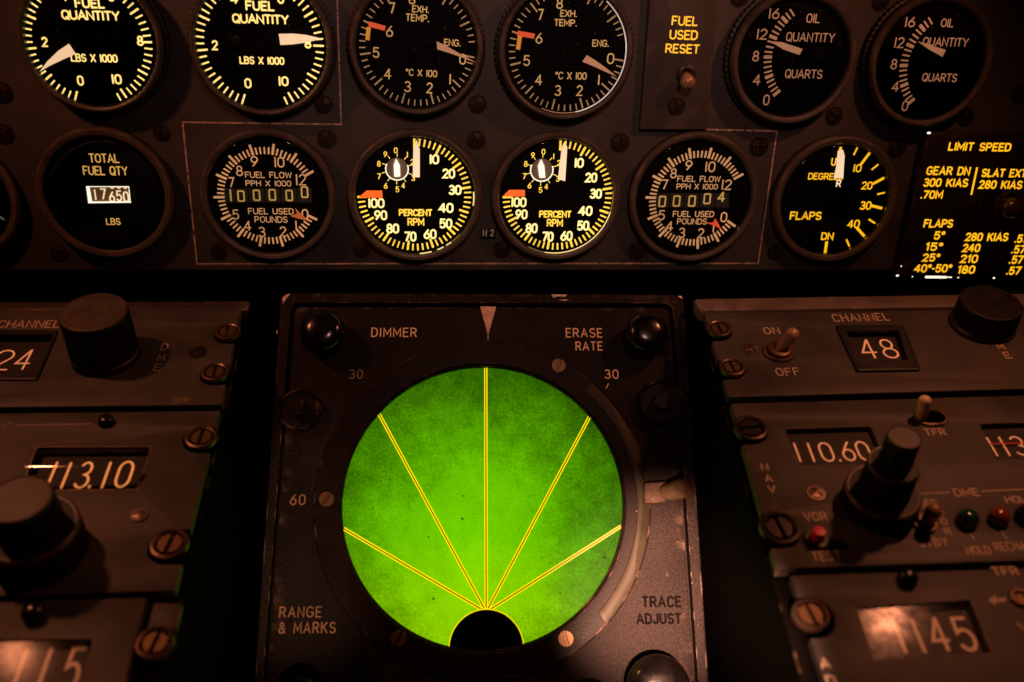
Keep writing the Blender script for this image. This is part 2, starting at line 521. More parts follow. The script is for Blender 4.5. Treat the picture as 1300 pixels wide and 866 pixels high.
class MB:
    def __init__(s):
        s.v = []
        s.f = []
        s.k = 0

    def add(s, vs, fs):
        o = len(s.v)
        s.v += [tuple(p) for p in vs]
        s.f += [tuple(i + o for i in f) for f in fs]

    def ribbon(s, pts, wd, h, closed=False, cap=.35):
        P = [Vector(p[:2]) for p in pts]
        Q = [P[0]]
        for p in P[1:]:
            if (p - Q[-1]).length > 1e-7:
                Q.append(p)
        P = Q
        if closed and (P[0] - P[-1]).length < 1e-7:
            P = P[:-1]
        n = len(P)
        if n < 2:
            return
        h = h + (s.k % 7) * 8e-6
        s.k += 1
        L, Rr = [], []
        for i in range(n):
            a = (P[i] - P[i - 1]) if (i > 0 or closed) else (P[1] - P[0])
            b = (P[(i + 1) % n] - P[i]) if (i < n - 1 or closed) else a
            a, b = a.normalized(), b.normalized()
            na, nb = Vector((-a.y, a.x)), Vector((-b.y, b.x))
            m = na + nb
            m = na if m.length < 1e-4 else m.normalized()
            q = wd / 2 / max(.5, m.dot(na))
            L.append(P[i] + m * q)
            Rr.append(P[i] - m * q)
        vs = []
        for i in range(n):
            vs += [(L[i].x, L[i].y, h), (Rr[i].x, Rr[i].y, h)]
        fs = [(2 * i, 2 * i + 1, 2 * i + 3, 2 * i + 2) for i in range(n - 1)]
        if closed:
            fs.append((2 * n - 2, 2 * n - 1, 1, 0))
        elif cap:
            for (i, j, sg) in ((0, 1, 1), (n - 1, n - 2, -1)):
                d = (P[i] - P[j]).normalized() * wd * cap
                nn = Vector((-d.y, d.x)).normalized() * wd * .26 * sg
                o = len(vs)
                t1, t2 = P[i] + d - nn, P[i] + d + nn
                vs += [(t1.x, t1.y, h), (t2.x, t2.y, h)]
                fs.append((2 * i, 2 * i + 1, o + 1, o) if sg == -1 else (2 * i, o, o + 1, 2 * i + 1))
        # all faces look out of the plane
        good = []
        for f in fs:
            ar = sum(vs[f[k]][0] * vs[f[(k + 1) % len(f)]][1] - vs[f[(k + 1) % len(f)]][0] * vs[f[k]][1] for k in range(len(f)))
            good.append(f if ar > 0 else f[::-1])
        s.add(vs, good)

    def lathe(s, c, prof, segs=48, knurl=0.0, flat=False):
        """prof: (radius, height[, knurled]) from outside in / bottom to top"""
        vs, fs = [], []
        rings = []
        for e in prof:
            r, h = e[0], e[1]
            kn = len(e) > 2 and e[2]
            if r <= 1e-7:
                rings.append([len(vs)])
                vs.append((c[0], c[1], h))
            else:
                ids = []
                for i in range(segs):
                    a = 2 * math.pi * i / segs
                    q = r - (knurl if (kn and i % 2) else 0)
                    ids.append(len(vs))
                    vs.append((c[0] + q * math.cos(a), c[1] + q * math.sin(a), h))
                rings.append(ids)
        for A_, B_ in zip(rings, rings[1:]):
            for i in range(segs):
                j = (i + 1) % segs
                if len(A_) == 1 and len(B_) == 1:
                    continue
                if len(B_) == 1:
                    fs.append((A_[i], A_[j], B_[0]))
                elif len(A_) == 1:
                    fs.append((A_[0], B_[j], B_[i]))
                else:
                    fs.append((A_[i], A_[j], B_[j], B_[i]))
        s.add(vs, fs)

    def plate(s, outline, h0, h1, bev=0.0, holes=(), bottom=False):
        poly = list(outline)
        n = len(poly)
        ar = sum(poly[i][0] * poly[(i + 1) % n][1] - poly[(i + 1) % n][0] * poly[i][1] for i in range(n))
        if ar < 0:
            poly = poly[::-1]
        levels = [(poly, h0)]
        if bev:
            levels += [(poly, h1 - bev), (inset(poly, bev * .35), h1 - bev * .35), (inset(poly, bev), h1)]
        else:
            levels += [(poly, h1)]
        vs, fs = [], []
        for P, h in levels:
            vs += [(p[0], p[1], h) for p in P]
        for l in range(len(levels) - 1):
            for i in range(n):
                j = (i + 1) % n
                fs.append((l * n + i, l * n + j, (l + 1) * n + j, (l + 1) * n + i))
        top = levels[-1][0]
        if not holes:
            fs.append(tuple((len(levels) - 1) * n + i for i in range(n)))
            s.add(vs, fs)
        else:
            s.add(vs, fs)
            loops = [[Vector((p[0], p[1], 0)) for p in top]]
            for H in holes:
                m = len(H)
                arh = sum(H[i][0] * H[(i + 1) % m][1] - H[(i + 1) % m][0] * H[i][1] for i in range(m))
                H = list(H) if arh < 0 else list(H)[::-1]
                loops.append([Vector((p[0], p[1], 0)) for p in H])
                hv = [(p[0], p[1], h1) for p in H] + [(p[0], p[1], h0) for p in H]
                s.add(hv, [(i, m + i, m + (i + 1) % m, (i + 1) % m)[::-1] for i in range(m)])
            flat = [p for l in loops for p in l]
            tris = tessellate_polygon(loops)
            tv = [(p.x, p.y, h1) for p in flat]
            tf = []
            for t in tris:
                a, b, c = (flat[i] for i in t)
                cr = (b.x - a.x) * (c.y - a.y) - (b.y - a.y) * (c.x - a.x)
                if abs(cr) < 1e-14:
                    continue
                tf.append(tuple(t) if cr > 0 else tuple(t)[::-1])
            s.add(tv, tf)
        if bottom:
            s.add([(p[0], p[1], h0) for p in poly][::-1], [tuple(range(n))])

    def tube(s, pts, radii, segs=20):
        """swept round bar along 3-D points with a radius each; ends closed"""
        P = [Vector(p) for p in pts]
        d = (P[-1] - P[0]).normalized()
        x = d.orthogonal().normalized()
        y = d.cross(x)
        vs, fs = [], []
        for p, r in zip(P, radii):
            for i in range(segs):
                a = 2 * math.pi * i / segs
                vs.append(tuple(p + (x * math.cos(a) + y * math.sin(a)) * r))
        for k in range(len(P) - 1):
            for i in range(segs):
                j = (i + 1) % segs
                fs.append((k * segs + i, k * segs + j, (k + 1) * segs + j, (k + 1) * segs + i))
        fs.append(tuple(range(segs))[::-1])
        fs.append(tuple((len(P) - 1) * segs + i for i in range(segs)))
        s.add(vs, fs)

    def bat(s, a, b, r0, r1, segs=20):
        """switch bat: tapers from r0 at a to r1 near b and ends round"""
        a, b = Vector(a), Vector(b)
        d = b - a
        L = d.length
        d.normalize()
        pts, rad = [a], [r0]
        e = b - d * r1
        pts.append(e)
        rad.append(r1)
        for k in range(1, 7):
            t = R(90 * k / 6)
            pts.append(e + d * r1 * math.sin(t))
            rad.append(max(r1 * math.cos(t), r1 * .02))
        s.tube(pts, rad, segs)

    def build(s, name, m, parent=None, smooth=True, angle=38, loc=None):
        me = bpy.data.meshes.new(name)
        me.from_pydata(s.v, [], s.f)
        me.update()
        bm = bmesh.new()
        bm.from_mesh(me)
        bmesh.ops.remove_doubles(bm, verts=bm.verts, dist=1e-7)
        bm.to_mesh(me)
        bm.free()
        if smooth:
            me.shade_smooth()
            me.set_sharp_from_angle(angle=R(angle))
        me.materials.append(m)
        o = bpy.data.objects.new(name, me)
        COL.objects.link(o)
        if parent is not None:
            o.parent = parent
        if loc is not None:
            o.location = loc
        return o


# ------------------------------------------------------------------ single-stroke engraving alphabet
def A(cx, cy, rx, ry, a0, a1, n=None):
    n = n or max(4, int(abs(a1 - a0) / 20))
    return [(cx + rx * math.cos(R(a0 + (a1 - a0) * i / n)), cy + ry * math.sin(R(a0 + (a1 - a0) * i / n))) for i in range(n + 1)]


def stad(x0, w_, rr=None):
    r = w_ / 2
    ry = min(r * 1.15, .5)
    c = x0 + r
    return A(c, 1 - ry, r, ry, 0, 180) + A(c, ry, r, ry, 180, 360) + [(x0 + w_, 1 - ry)]


GL = {
    ' ': (.34, []),
    'A': (.68, [[(0, 0), (.34, 1), (.68, 0)], [(.12, .32), (.56, .32)]]),
    'B': (.58, [[(.3, .53)] + [(0, .53), (0, 1), (.3, 1)] + A(.3, .765, .23, .235, 90, -90), [(0, .56), (0, 0), (.31, 0)] + A(.31, .265, .27, .265, -90, 90)]),
    'C': (.60, [A(.32, .66, .32, .34, 30, 180) + A(.32, .34, .32, .34, 180, 330)]),
    'D': (.60, [[(0, 0), (0, 1), (.26, 1)] + A(.26, .62, .34, .38, 90, 0) + A(.26, .38, .34, .38, 0, -90) + [(0, 0)]]),
    'E': (.50, [[(.5, 1), (0, 1), (0, 0), (.5, 0)], [(.03, .52), (.42, .52)]]),
    'F': (.50, [[(.5, 1), (0, 1), (0, 0)], [(.03, .52), (.42, .52)]]),
    'G': (.64, [A(.32, .66, .32, .34, 30, 180) + A(.32, .34, .32, .34, 180, 360) + [(.64, .46), (.38, .46)]]),
    'H': (.60, [[(0, 0), (0, 1)], [(.6, 0), (.6, 1)], [(.03, .52), (.57, .52)]]),
    'I': (.06, [[(.03, 0), (.03, 1)]]),
    'J': (.46, [[(.46, 1), (.46, .26)] + A(.23, .25, .23, .25, 0, -180)]),
    'K': (.60, [[(0, 0), (0, 1)], [(.56, 1), (.03, .42)], [(.2, .60), (.6, 0)]]),
    'L': (.48, [[(0, 1), (0, 0), (.48, 0)]]),
    'M': (.74, [[(0, 0), (0, 1), (.37, .28), (.74, 1), (.74, 0)]]),
    'N': (.60, [[(0, 0), (0, 1), (.6, 0), (.6, 1)]]),
    'O': (.62, [stad(0, .62)]),
    'P': (.56, [[(0, 0), (0, 1), (.29, 1)] + A(.29, .73, .27, .27, 90, -90) + [(.03, .46)]]),
    'Q': (.62, [stad(0, .62), [(.36, .24), (.64, -.06)]]),
    'R': (.58, [[(0, 0), (0, 1), (.29, 1)] + A(.29, .74, .26, .26, 90, -90) + [(.03, .48)], [(.3, .46), (.58, 0)]]),
    'S': (.56, [A(.28, .745, .26, .255, 25, 270) + A(.28, .245, .28, .245, 90, -155)]),
    'T': (.56, [[(0, 1), (.56, 1)], [(.28, .97), (.28, 0)]]),
    'U': (.60, [[(0, 1), (0, .32)] + A(.3, .32, .3, .32, 180, 360) + [(.6, 1)]]),
    'V': (.64, [[(0, 1), (.32, 0), (.64, 1)]]),
    'W': (.86, [[(0, 1), (.2, 0), (.43, .9), (.66, 0), (.86, 1)]]),
    'X': (.60, [[(0, 0), (.6, 1)], [(0, 1), (.6, 0)]]),
    'Y': (.62, [[(0, 1), (.31, .48), (.62, 1)], [(.31, .5), (.31, 0)]]),
    '0': (.54, [stad(0, .54)]),
    'o': (.56, [[(.08, 0), (.48, 0), (.56, .06), (.56, .94), (.48, 1), (.08, 1), (0, .94), (0, .06), (.08, 0)]]),
    '1': (.08, [[(.04, 0), (.04, 1)]]),
    'i': (.20, [[(0, .84), (.16, 1), (.16, 0)]]),
    '2': (.55, [A(.275, .73, .265, .27, 165, -30) + [(0, 0), (.55, 0)]]),
    '3': (.54, [A(.26, .755, .24, .245, 150, -90) + A(.26, .255, .28, .255, 90, -155)]),
    '4': (.62, [[(.44, 0), (.44, 1)], [(.42, .98), (0, .30), (.62, .30)]]),
    '5': (.54, [[(.5, 1), (.08, 1), (.04, .55)] + A(.26, .32, .28, .32, 125, -150)]),
    '6': (.54, [[(.42, 1), (.22, .72), (.06, .46)] + A(.27, .30, .27, .30, 155, 515)]),
    '7': (.54, [[(0, 1), (.54, 1), (.16, 0)]]),
    '8': (.56, [A(.28, .755, .225, .245, -90, 270), A(.28, .26, .28, .25, 90, 450)]),
    '9': (.54, [[(.12, 0), (.32, .28), (.48, .54)] + A(.27, .70, .27, .30, -25, 335)]),
    '.': (.08, [[(.04, .0), (.04, .08)]]),
    '°': (.30, [A(.15, .84, .14, .15, 0, 360, 14)]),
    '-': (.22, [[(0, .45), (.22, .45)]]),
    '|': (.06, [[(.03, -.1), (.03, 1.1)]]),
    '&': (.66, [[(.66, 0), (.2, .62)] + A(.3, .8, .17, .2, 205, -30, 9) + A(.26, .24, .26, .24, 75, 300, 10) + [(.6, .42)]]),
}
CLOSED = set('O08o')


def layout(txt, gap=.22):
    x = 0
    out = []
    for ch in txt:
        wd, st = GL[ch]
        for i, p in enumerate(st):
            closed = ch in CLOSED or (ch == '°') or (ch == 'Q' and i == 0)
            out.append(([(x + q[0], q[1]) for q in p], closed))
        x += wd + gap
    return out, x - gap


# ------------------------------------------------------------------ things
def label(o, text, cat=None, group=None, kind=None):
    if text:
        o['label'] = text
    if cat:
        o['category'] = cat
    if group:
        o['group'] = group
    if kind:
        o['kind'] = kind
    return o


class Thing:
    """one top-level Empty on one of the mounting faces; parts get their coordinates by pixel on that face"""

    def __init__(s, name, pl, px, py, text, cat, group=None, h=0.0):
        s.pl = pl
        s.u0, s.v0 = pl.uv(px, py, h)
        o = bpy.data.objects.new(name, None)
        o.empty_display_size = .01
        COL.objects.link(o)
        o.matrix_world = pl.matrix(s.u0, s.v0)
        s.o = label(o, text, cat, group)

    def p(s, px, py, h=0.0):
        u, v = s.pl.uv(px, py, h)
        return (u - s.u0, v - s.v0, h)

    def q(s, px, py, h=0.0):
        return s.p(px, py, h)[:2]

    def sc(s, px, py, h=0.0):
        """metres per pixel along the face at this pixel"""
        return (s.pl.uv(px + 1, py, h)[0] - s.pl.uv(px - 1, py, h)[0]) / 2

    def text(s, mb, txt, cx, cy, wpx, hpx, st=1.6, h=0.0, rot=0, gap=.22):
        c = Vector(s.q(cx, cy, h))
        hm = s.q(cx, cy - hpx / 2, h)[1] - s.q(cx, cy + hpx / 2, h)[1]
        k = s.sc(cx, cy, h)
        strokes, nat = layout(txt, gap)
        sw = st * k
        hm = max(hm - sw, hm * .5)
        wm = hm * nat if wpx is None else max(wpx * k - sw, sw * .2)
        sx = wm / nat if nat > .1 else hm
        cs, sn = math.cos(R(rot)), math.sin(R(rot))
        for pts, cl in strokes:
            P = []
            for x, y in pts:
                X, Y = (x - nat / 2) * sx, (y - .5) * hm
                P.append((c.x + X * cs - Y * sn, c.y + X * sn + Y * cs))
            mb.ribbon(P, sw, h, cl)

    def line(s, mb, pts, wpx, h=0.0, closed=False, cap=.0):
        P = [s.q(x, y, h) for x, y in pts]
        k = s.sc(pts[0][0], pts[0][1], h)
        mb.ribbon(P, wpx * k, h, closed, cap)

    def poly(s, pts, h=0.0):
        return [s.q(x, y, h) for x, y in pts]


# shared screw meshes (unit radius, scaled per screw)
def phillips_mesh():
    b = MB()
    b.lathe((0, 0), [(1.25, 0), (1.25, .06), (1.0, .07), (.98, .05), (0, .05)], 32)
    g = .13
    for k in range(4):
        arc = [(x, y) for x, y in circle((0, 0), .93, 14, 90 * k + 9, 90 * k + 81)]
        a = R(90 * k + 45)
        inner = (g * 1.45 * math.cos(a), g * 1.45 * math.sin(a))
        pts = [inner] + arc
        cs = inset(pts, .02)
        n = len(pts)
        vs = [(x, y, .05) for x, y in pts]
        top = [(x, y, .05 + .34 * math.sqrt(max(0.05, 1 - .75 * (x * x + y * y)))) for x, y in cs]
        b.add(vs + top, [(i, (i + 1) % n, n + (i + 1) % n, n + i) for i in range(n)] + [tuple(range(n, 2 * n))])
    return b


def slot_mesh(collar=False):
    b = MB()
    b.lathe((0, 0), [(.9, 0), (.9, .08), (0, .08)], 32)
    g = .13
    for sg in (0, 180):
        pts = circle((0, 0), .92, 20, sg + 9, sg + 171)
        n = len(pts)
        cs = inset(pts, .05)
        b.add([(x, y, .05) for x, y in pts] + [(x, y, .3) for x, y in pts] + [(x, y, .38 + .1 * (1 - x * x - y * y)) for x, y in cs],
              [(i, (i + 1) % n, n + (i + 1) % n, n + i) for i in range(n)]
              + [(n + i, n + (i + 1) % n, 2 * n + (i + 1) % n, 2 * n + i) for i in range(n)] + [tuple(range(2 * n, 3 * n))])
    return b


PROTO = {}


def put(key, name, maker, m, parent, loc, r, rz=0.0):
    """first one makes the mesh, the others are copies that share it"""
    if key not in PROTO:
        o = maker().build(name, m, parent)
        PROTO[key] = o
    else:
        o = PROTO[key].copy()
        COL.objects.link(o)
        o.parent = parent
    o.location = loc
    o.scale = (r, r, r)
    o.rotation_euler = (0, 0, rz)
    return o


def screw(t, px, py, r, kind='dark', h=0.0, rz=None):
    m = {'dark': M['screwdark'], 'steel': M['steel'], 'brass': M['brass'], 'slot': M['brass']}[kind]
    key = kind
    mk = slot_mesh if kind == 'slot' else phillips_mesh
    return put(key, 'screw', mk, m, t.o, t.p(px, py, h), r * t.sc(px, py, h), R(random.uniform(0, 90)) if rz is None else R(rz))


def collar_mesh():
    b = MB()
    b.lathe((0, 0), [(1.42, 0), (1.46, .25), (1.4, .45), (1.22, .5), (1.08, .42), (1.0, .12), (1.0, .05), (0, .05)], 40)
    return b


def fastener(t, px, py, r, bright=True, rz=0, h=0.0):
    loc = t.p(px, py, h)
    k = r / 1.4 * t.sc(px, py, h)
    c = put('collar' + str(bright), 'turnlock_fastener', collar_mesh, M['collar'] if bright else M['screwdark'], t.o, loc, k)
    o = put('slothead' + str(bright), 'slotted_head', slot_mesh, M['brass'] if bright else M['screwdark'], c, (0, 0, .03), 1.0, R(rz))
    return c


# ================================================================== the setting
def structure(name, b, m):
    o = b.build(name, m, None, smooth=False)
    o['kind'] = 'structure'
    return o


bb = MB()
bb.add([(-2, -1.5, 0), (2, -1.5, 0), (2, 2.2, 0), (-2, 2.2, 0)], [(0, 1, 2, 3)])
structure('floor', bb, M['dark'])
bb = MB()
bb.add([(-2, 1.15, 0), (2, 1.15, 0), (2, 1.15, 2.4), (-2, 1.15, 2.4)], [(0, 1, 2, 3)])
structure('back_wall', bb, M['dark'])

# ================================================================== main instrument panel
T = Thing('instrument_panel', MAIN, 600, 250, 'dark grey engine instrument panel with thin tan border lines, holding all the round gauges', 'instrument panel')
b = MB()
b.plate(T.poly([(-140, -90), (1440, -90), (1440, 344), (-140, 344)]), -.004, 0, .0008, bottom=True)
b.build('faceplate', M['panel'], T.o)
b = MB()
for pts in ([(427, -30), (433.2, 158), (231.8, 155.2), (250.1, 335), (962.6, 334.4), (986.3, 166.6), (897, 164.4)],):
    T.line(b, pts, 2.3, .00012)
b.build('border_line', M['line'], T.o)
for (x, y, r) in ((604.3, 178, 12), (606, 132, 12), (414.6, 176.4, 12), (411, 133, 12), (458.5, 317, 11), (637, 317, 11), (787, 181, 12),
                  (808.5, 318.5, 11), (963.5, 186.5, 12), (984, 320, 10), (1139, 187, 12), (277.5, 319, 11), (75, 322, 11), (205, 169, 11),
                  (3, 118, 14), (4, 170, 14), (1059, 147, 11), (1226, 148, 11), (939, -4, 12), (1118, 2, 11), (1294, 119, 11)):
    screw(T, x, y, r / 1.25, 'dark', .0001)
b = MB()
b.plate(rounded(T.poly([(610.5, 289), (629.5, 289), (629, 302.5), (610.2, 302.5)]), .0006), 0, .0009, .0002)
pla = b.build('engine_placard', M['black'], T.o)
b = MB()
T.text(b, 'N', 615.5, 296, 5.5, 8.5, 1.3, .00095)
T.text(b, '2', 624.8, 295.6, 5, 8.5, 1.3, .00095)
b.build('lettering', M['g_grey'], pla)

BZ = .0042      # height of the bezel rim above the panel
DH = .0006      # height of the dial face


class Gauge(Thing):
    def __init__(s, name, cx, cy, ro, rg, text, group, knurl=False, cat='gauge', wide=.0):
        global BZ, DH
        BZ = .0085 if knurl else .0060
        DH = BZ - .0036
        super().__init__(name, MAIN, cx, cy, text, cat, group, h=BZ)
        k = (MAIN.uv(cx + 1, cy, BZ)[0] - MAIN.uv(cx - 1, cy, BZ)[0]) / 2
        s.ro, s.rg, s.k = ro * k, rg * k, k
        ro, rg = s.ro, s.rg
        b = MB()
        b.lathe((0, 0), [(ro * 1.01, BZ - .0022), (ro * .995, BZ - .0007), (ro * .97, BZ), (rg + (ro - rg) * .35, BZ), (rg + (ro - rg) * .12, BZ - .0003),
                         (rg * 1.0, BZ - .0011), (rg * .985, BZ - .0017), (rg * .985, DH)], 96)
        s.bezel = b.build('bezel', M['bezel'], s.o, angle=30)
        b = MB()
        b.lathe((0, 0), [(ro * 1.0, 0), (ro * 1.0, BZ - .0021)], 96)
        b.build('case', M['black'], s.o)
        if knurl:
            b = MB()
            b.lathe((0, 0), [(ro * 1.06, 0, 1), (ro * 1.06, .0030, 1), (ro * 1.01, .0034)], 150, knurl=ro * .02)
            b.build('clamp_ring', M['black'], s.o, smooth=False)
        b = MB()
        b.lathe((0, 0), [(rg * .99, DH), (0, DH)], 96)
        s.dial = b.build('dial_face', M['dial'], s.o)
        s.ticks = MB()
        s.lets = MB()

    def finish(s, mt, ml):
        if s.ticks.v:
            s.ticks.build('tick_marks', mt, s.dial)
        if s.lets.v:
            s.lets.build('lettering', ml, s.dial)
        b = MB()
        rg = s.rg * .984
        b.lathe((0, 0), [(rg, BZ - .0017), (rg, BZ - .0013), (rg * .985, BZ - .0008), (rg * .97, BZ - .0007), (0, BZ - .0007)], 96)
        b.build('cover_glass', M['glass'], s.o)

    def dq(s, px, py):
        return Vector(s.q(px, py, DH))

    def ang(s, c, px, py):
        d = s.dq(px, py) - c
        return math.degrees(math.atan2(d.y, d.x))

    def scale(s, cpx, ref0, ref1, n, ro, ri_major, ri_minor, every=5, w_major=2.4, w_minor=1.7, extra=(0, 0), major_out=0):
        """clockwise scale from the tick at pixel ref0 to the tick at ref1 in n steps"""
        c = s.dq(*cpx)
        a0, a1 = s.ang(c, *ref0), s.ang(c, *ref1)
        while a1 >= a0:
            a1 -= 360
        k = s.k
        for i in range(-extra[0], n + 1 + extra[1]):
            a = R(a0 + (a1 - a0) * i / n)
            mj = i % every == 0
            r1 = (ro + (major_out if mj else 0)) * k
            r0 = (ri_major if mj else ri_minor) * k
            d = Vector((math.cos(a), math.sin(a)))
            s.ticks.ribbon([c + d * r0, c + d * r1], (w_major if mj else w_minor) * k, DH + .00005, cap=.15)

    def tx(s, txt, cx, cy, wpx, hpx, st=1.6, rot=0, gap=.22):
        s.text(s.lets, txt, cx, cy, wpx, hpx, st, DH + .00006, rot, gap)

    def leak(s, segs, m, wd=1.3):  # painted glint arcs; no lamp light leaks out here
        """glowing arcs drawn in place of reflections at the edge of the cover glass"""
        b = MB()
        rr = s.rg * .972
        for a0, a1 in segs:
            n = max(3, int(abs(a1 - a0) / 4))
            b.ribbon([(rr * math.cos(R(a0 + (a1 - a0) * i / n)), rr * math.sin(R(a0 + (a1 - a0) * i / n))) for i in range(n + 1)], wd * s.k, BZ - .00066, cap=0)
        o = b.build('painted_glint_arc', m, s.o)
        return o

    def needle(s, pts, m, name='needle', h0=.0012, th=.0004):
        h0 = DH + h0 - .0006
        b = MB()
        b.plate(s.poly(pts, h0 + th), h0, h0 + th, .00008, bottom=True)
        return b.build(name, m, s.o, smooth=False)

    def hub(s, px, py, r, m=None):
        b = MB()
        c = s.q(px, py, DH + .001)
        r *= s.k
        b.lathe(c, [(r, DH), (r, DH + .0002), (r * .92, DH + .0005), (r * .25, DH + .0005), (r * .22, DH + .0008), (0, DH + .0008)], 40)
        return b.build('hub', m or M['dial'], s.o)

    def dscrew(s, px, py, r):
        return put('dark', 'screw', phillips_mesh, M['screwdark'], s.o, s.p(px, py, DH), r / 1.25 * s.k, R(random.uniform(0, 90)))


# ---- fuel quantity gauges
g = Gauge('fuel_quantity_gauge', 113.5, 53, 92, 85, 'brightly lit fuel quantity gauge whose cream needle points down left just below one', 'fuel quantity gauges', True)
g.scale((112.5, 53.5), (97.3, 118.5), (155.7, 116.8), 50, 81.5, 68.5, 71.5, 5, 2.6, 2.1, (0, 1))
for a in (('0', 102, 102.4, 8.5, 13), ('2', 56.7, 53.3, 8, 13), ('8', 178, 52, 8.5, 13), ('10', 148, 100.7, 13, 13), ('4', 81, -5, 9, 13), ('6', 141, -4.5, 8.5, 13)):
    g.tx(*a, 2.3)
g.tx('FUEL', 113.7, 4.3, 38, 12.6, 2.3)
g.tx('QUANTITY', 115, 19.6, 74, 12.6, 2.2, gap=.17)
g.tx('LBS X 1000', 119.5, 73.8, 59.5, 10.5, 1.8)
g.dscrew(82, 46.5, 6)
g.dscrew(149, 45.5, 6)
g.hub(111, 52, 12)
g.needle([(87.2, 55.8), (95.8, 68.6), (80, 75.5), (62, 84), (50, 91.2), (60, 78), (74, 64.5)], M['g_creamneedle'])
g.finish(M['g_cream'], M['g_cream'])

g = Gauge('fuel_quantity_gauge', 331, 56.5, 91, 84.5, 'brightly lit fuel quantity gauge whose cream needle points right to eight', 'fuel quantity gauges', True)
g.scale((330.5, 56.5), (310.5, 121), (366.9, 119.3), 50, 81.5, 68.5, 71.5, 5, 2.6, 2.1, (0, 1))
for a in (('0', 314.8, 105.8, 9, 13), ('2', 272.8, 57.5, 8, 13), ('8', 390.9, 55.2, 8.5, 13), ('10', 359.8, 103.2, 13, 12.6), ('4', 297.5, -1.5, 9.5, 13), ('6', 356.4, -1.5, 8.5, 13)):
    g.tx(*a, 2.3)
g.tx('FUEL', 330, 7.5, 37, 13, 2.3)
g.tx('QUANTITY', 330.8, 24.3, 72, 12.4, 2.2, gap=.17)
g.tx('LBS X 1000', 332.5, 77, 57, 10, 1.8)
g.dscrew(299.5, 50, 6)
g.dscrew(368, 53, 6)
g.hub(330, 55, 12)
g.needle([(353.7, 43.1), (372, 42.8), (388, 44.4), (408.4, 49.1), (390, 54), (372, 56.4), (355.9, 57.3)], M['g_creamneedle'])
g.finish(M['g_cream'], M['g_cream'])


# ---- exhaust temperature gauges
def exh(cx, cy, c, r0, r3, T_, red, yel, ndl, hub, text, rot):
    g = Gauge('exhaust_temperature_gauge', cx, cy, 85, 78.5, text, 'exhaust temperature gauges', True)
    g.scale(c, r0, r3, 15, 74, 61, 66.5, 5, 2.0, 1.5, (0, 38))
    for s_, x, y, w_, h_ in T_:
        g.tx(s_, x, y, w_, h_, 1.6 if len(s_) == 1 else 1.25, rot)
    b = MB()
    g.line(b, red, 6.2, DH + .0001)
    b.build('red_limit_mark', M['g_red'], g.dial)
    b = MB()
    g.line(b, yel, 5.4, DH + .0001)
    b.build('yellow_caution_mark', M['g_ochre'], g.dial)
    g.hub(hub[0], hub[1], 22)
    g.needle(ndl, M['g_ndl'])
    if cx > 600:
        g.leak([(52, -78)], M['g_glint'], 1.4)
        g.leak([(-78, -112)], M['g_glintdim'], 1.0)
    g.finish(M['g_exhdim'], M['g_exh'])


exh(529, 60, (530, 59.5), (604.6, 73.5), (510.5, 130), [
    ('7', 498.2, 10.2, 6.5, 14.5), ('6', 494.6, 39.8, 9, 14.5), ('5', 477.4, 66.8, 8.5, 13.8), ('4', 492.3, 93.9, 9, 14), ('3', 517.5, 110, 8.5, 14), ('2', 545.4, 111.7, 7.8, 14),
    ('1', 571.5, 100.7, None, 13.5), ('0', 587.4, 75.3, 8.5, 13.5), ('8', 523.2, -1, 8.5, 13.5), ('EXH.', 534, 11.8, 21.5, 9), ('TEMP.', 530, 22.8, 30, 9.5), ('ENG.', 574.4, 54.3, 21.5, 9), ('°C X 100', 535, 92.7, 40, 9)],
    [(468, 30.4), (489, 36.2)], [(468.2, 34.5), (466.4, 51)], [(554.4, 52.6), (566, 58), (585, 69), (606.9, 80.9), (585, 72.5), (566, 66), (555.2, 62.8)], (529, 58),
    'dim exhaust temperature gauge whose needle crosses the figure zero', -2)
exh(719.5, 65, (720, 65), (793.5, 77.5), (701.5, 136), [
    ('7', 686.5, 18.6, 6.8, 14.5), ('6', 684.3, 48.6, 8.8, 14), ('5', 668.6, 77, 8.5, 13.8), ('4', 684, 101.5, 9, 14), ('3', 708.2, 115, 8.3, 13.8), ('2', 735.8, 115, 7.8, 13.8),
    ('1', 760.3, 101.5, None, 13.5), ('0', 775.2, 74.5, 9, 14), ('8', 710.5, 4.5, 8.5, 14), ('EXH.', 722, 17.2, 21.5, 9), ('TEMP.', 718, 29, 29, 9), ('ENG.', 762.6, 55, 21.3, 9), ('°C X 100', 724.8, 96.3, 40, 9.5)],
    [(657, 42.3), (678.5, 46)], [(660.2, 45.5), (657.6, 63)], [(745.2, 70.1), (757, 77.5), (769, 86), (783.3, 97.5), (768, 91), (754, 84.5), (739.3, 78.4)], (720, 65),
    'dim exhaust temperature gauge whose needle stops below the figure zero', 0)


# ---- oil quantity gauges
def oil(cx, cy, ro, hubp, r0, r16, T_, ndl, text, dy):
    g = Gauge('oil_quantity_gauge', cx, cy, ro, ro * .90, text, 'oil quantity gauges', True)
    c = hubp
    ro += 5
    g.scale(c, r0, r16, 16, 70.5 * ro / 84, 61 * ro / 84, 61 * ro / 84, 4, 4.0, 2.1, (0, 2))
    for s_, x, y, w_, h_ in T_:
        g.tx(s_, x, y, w_, h_, 1.7 if len(s_) < 3 else 1.4)
    g.hub(hubp[0], hubp[1] - 4, 8, M['black'])
    g.needle(ndl, M['g_ndl'])
    g.finish(M['g_tandim'], M['g_tandim'])


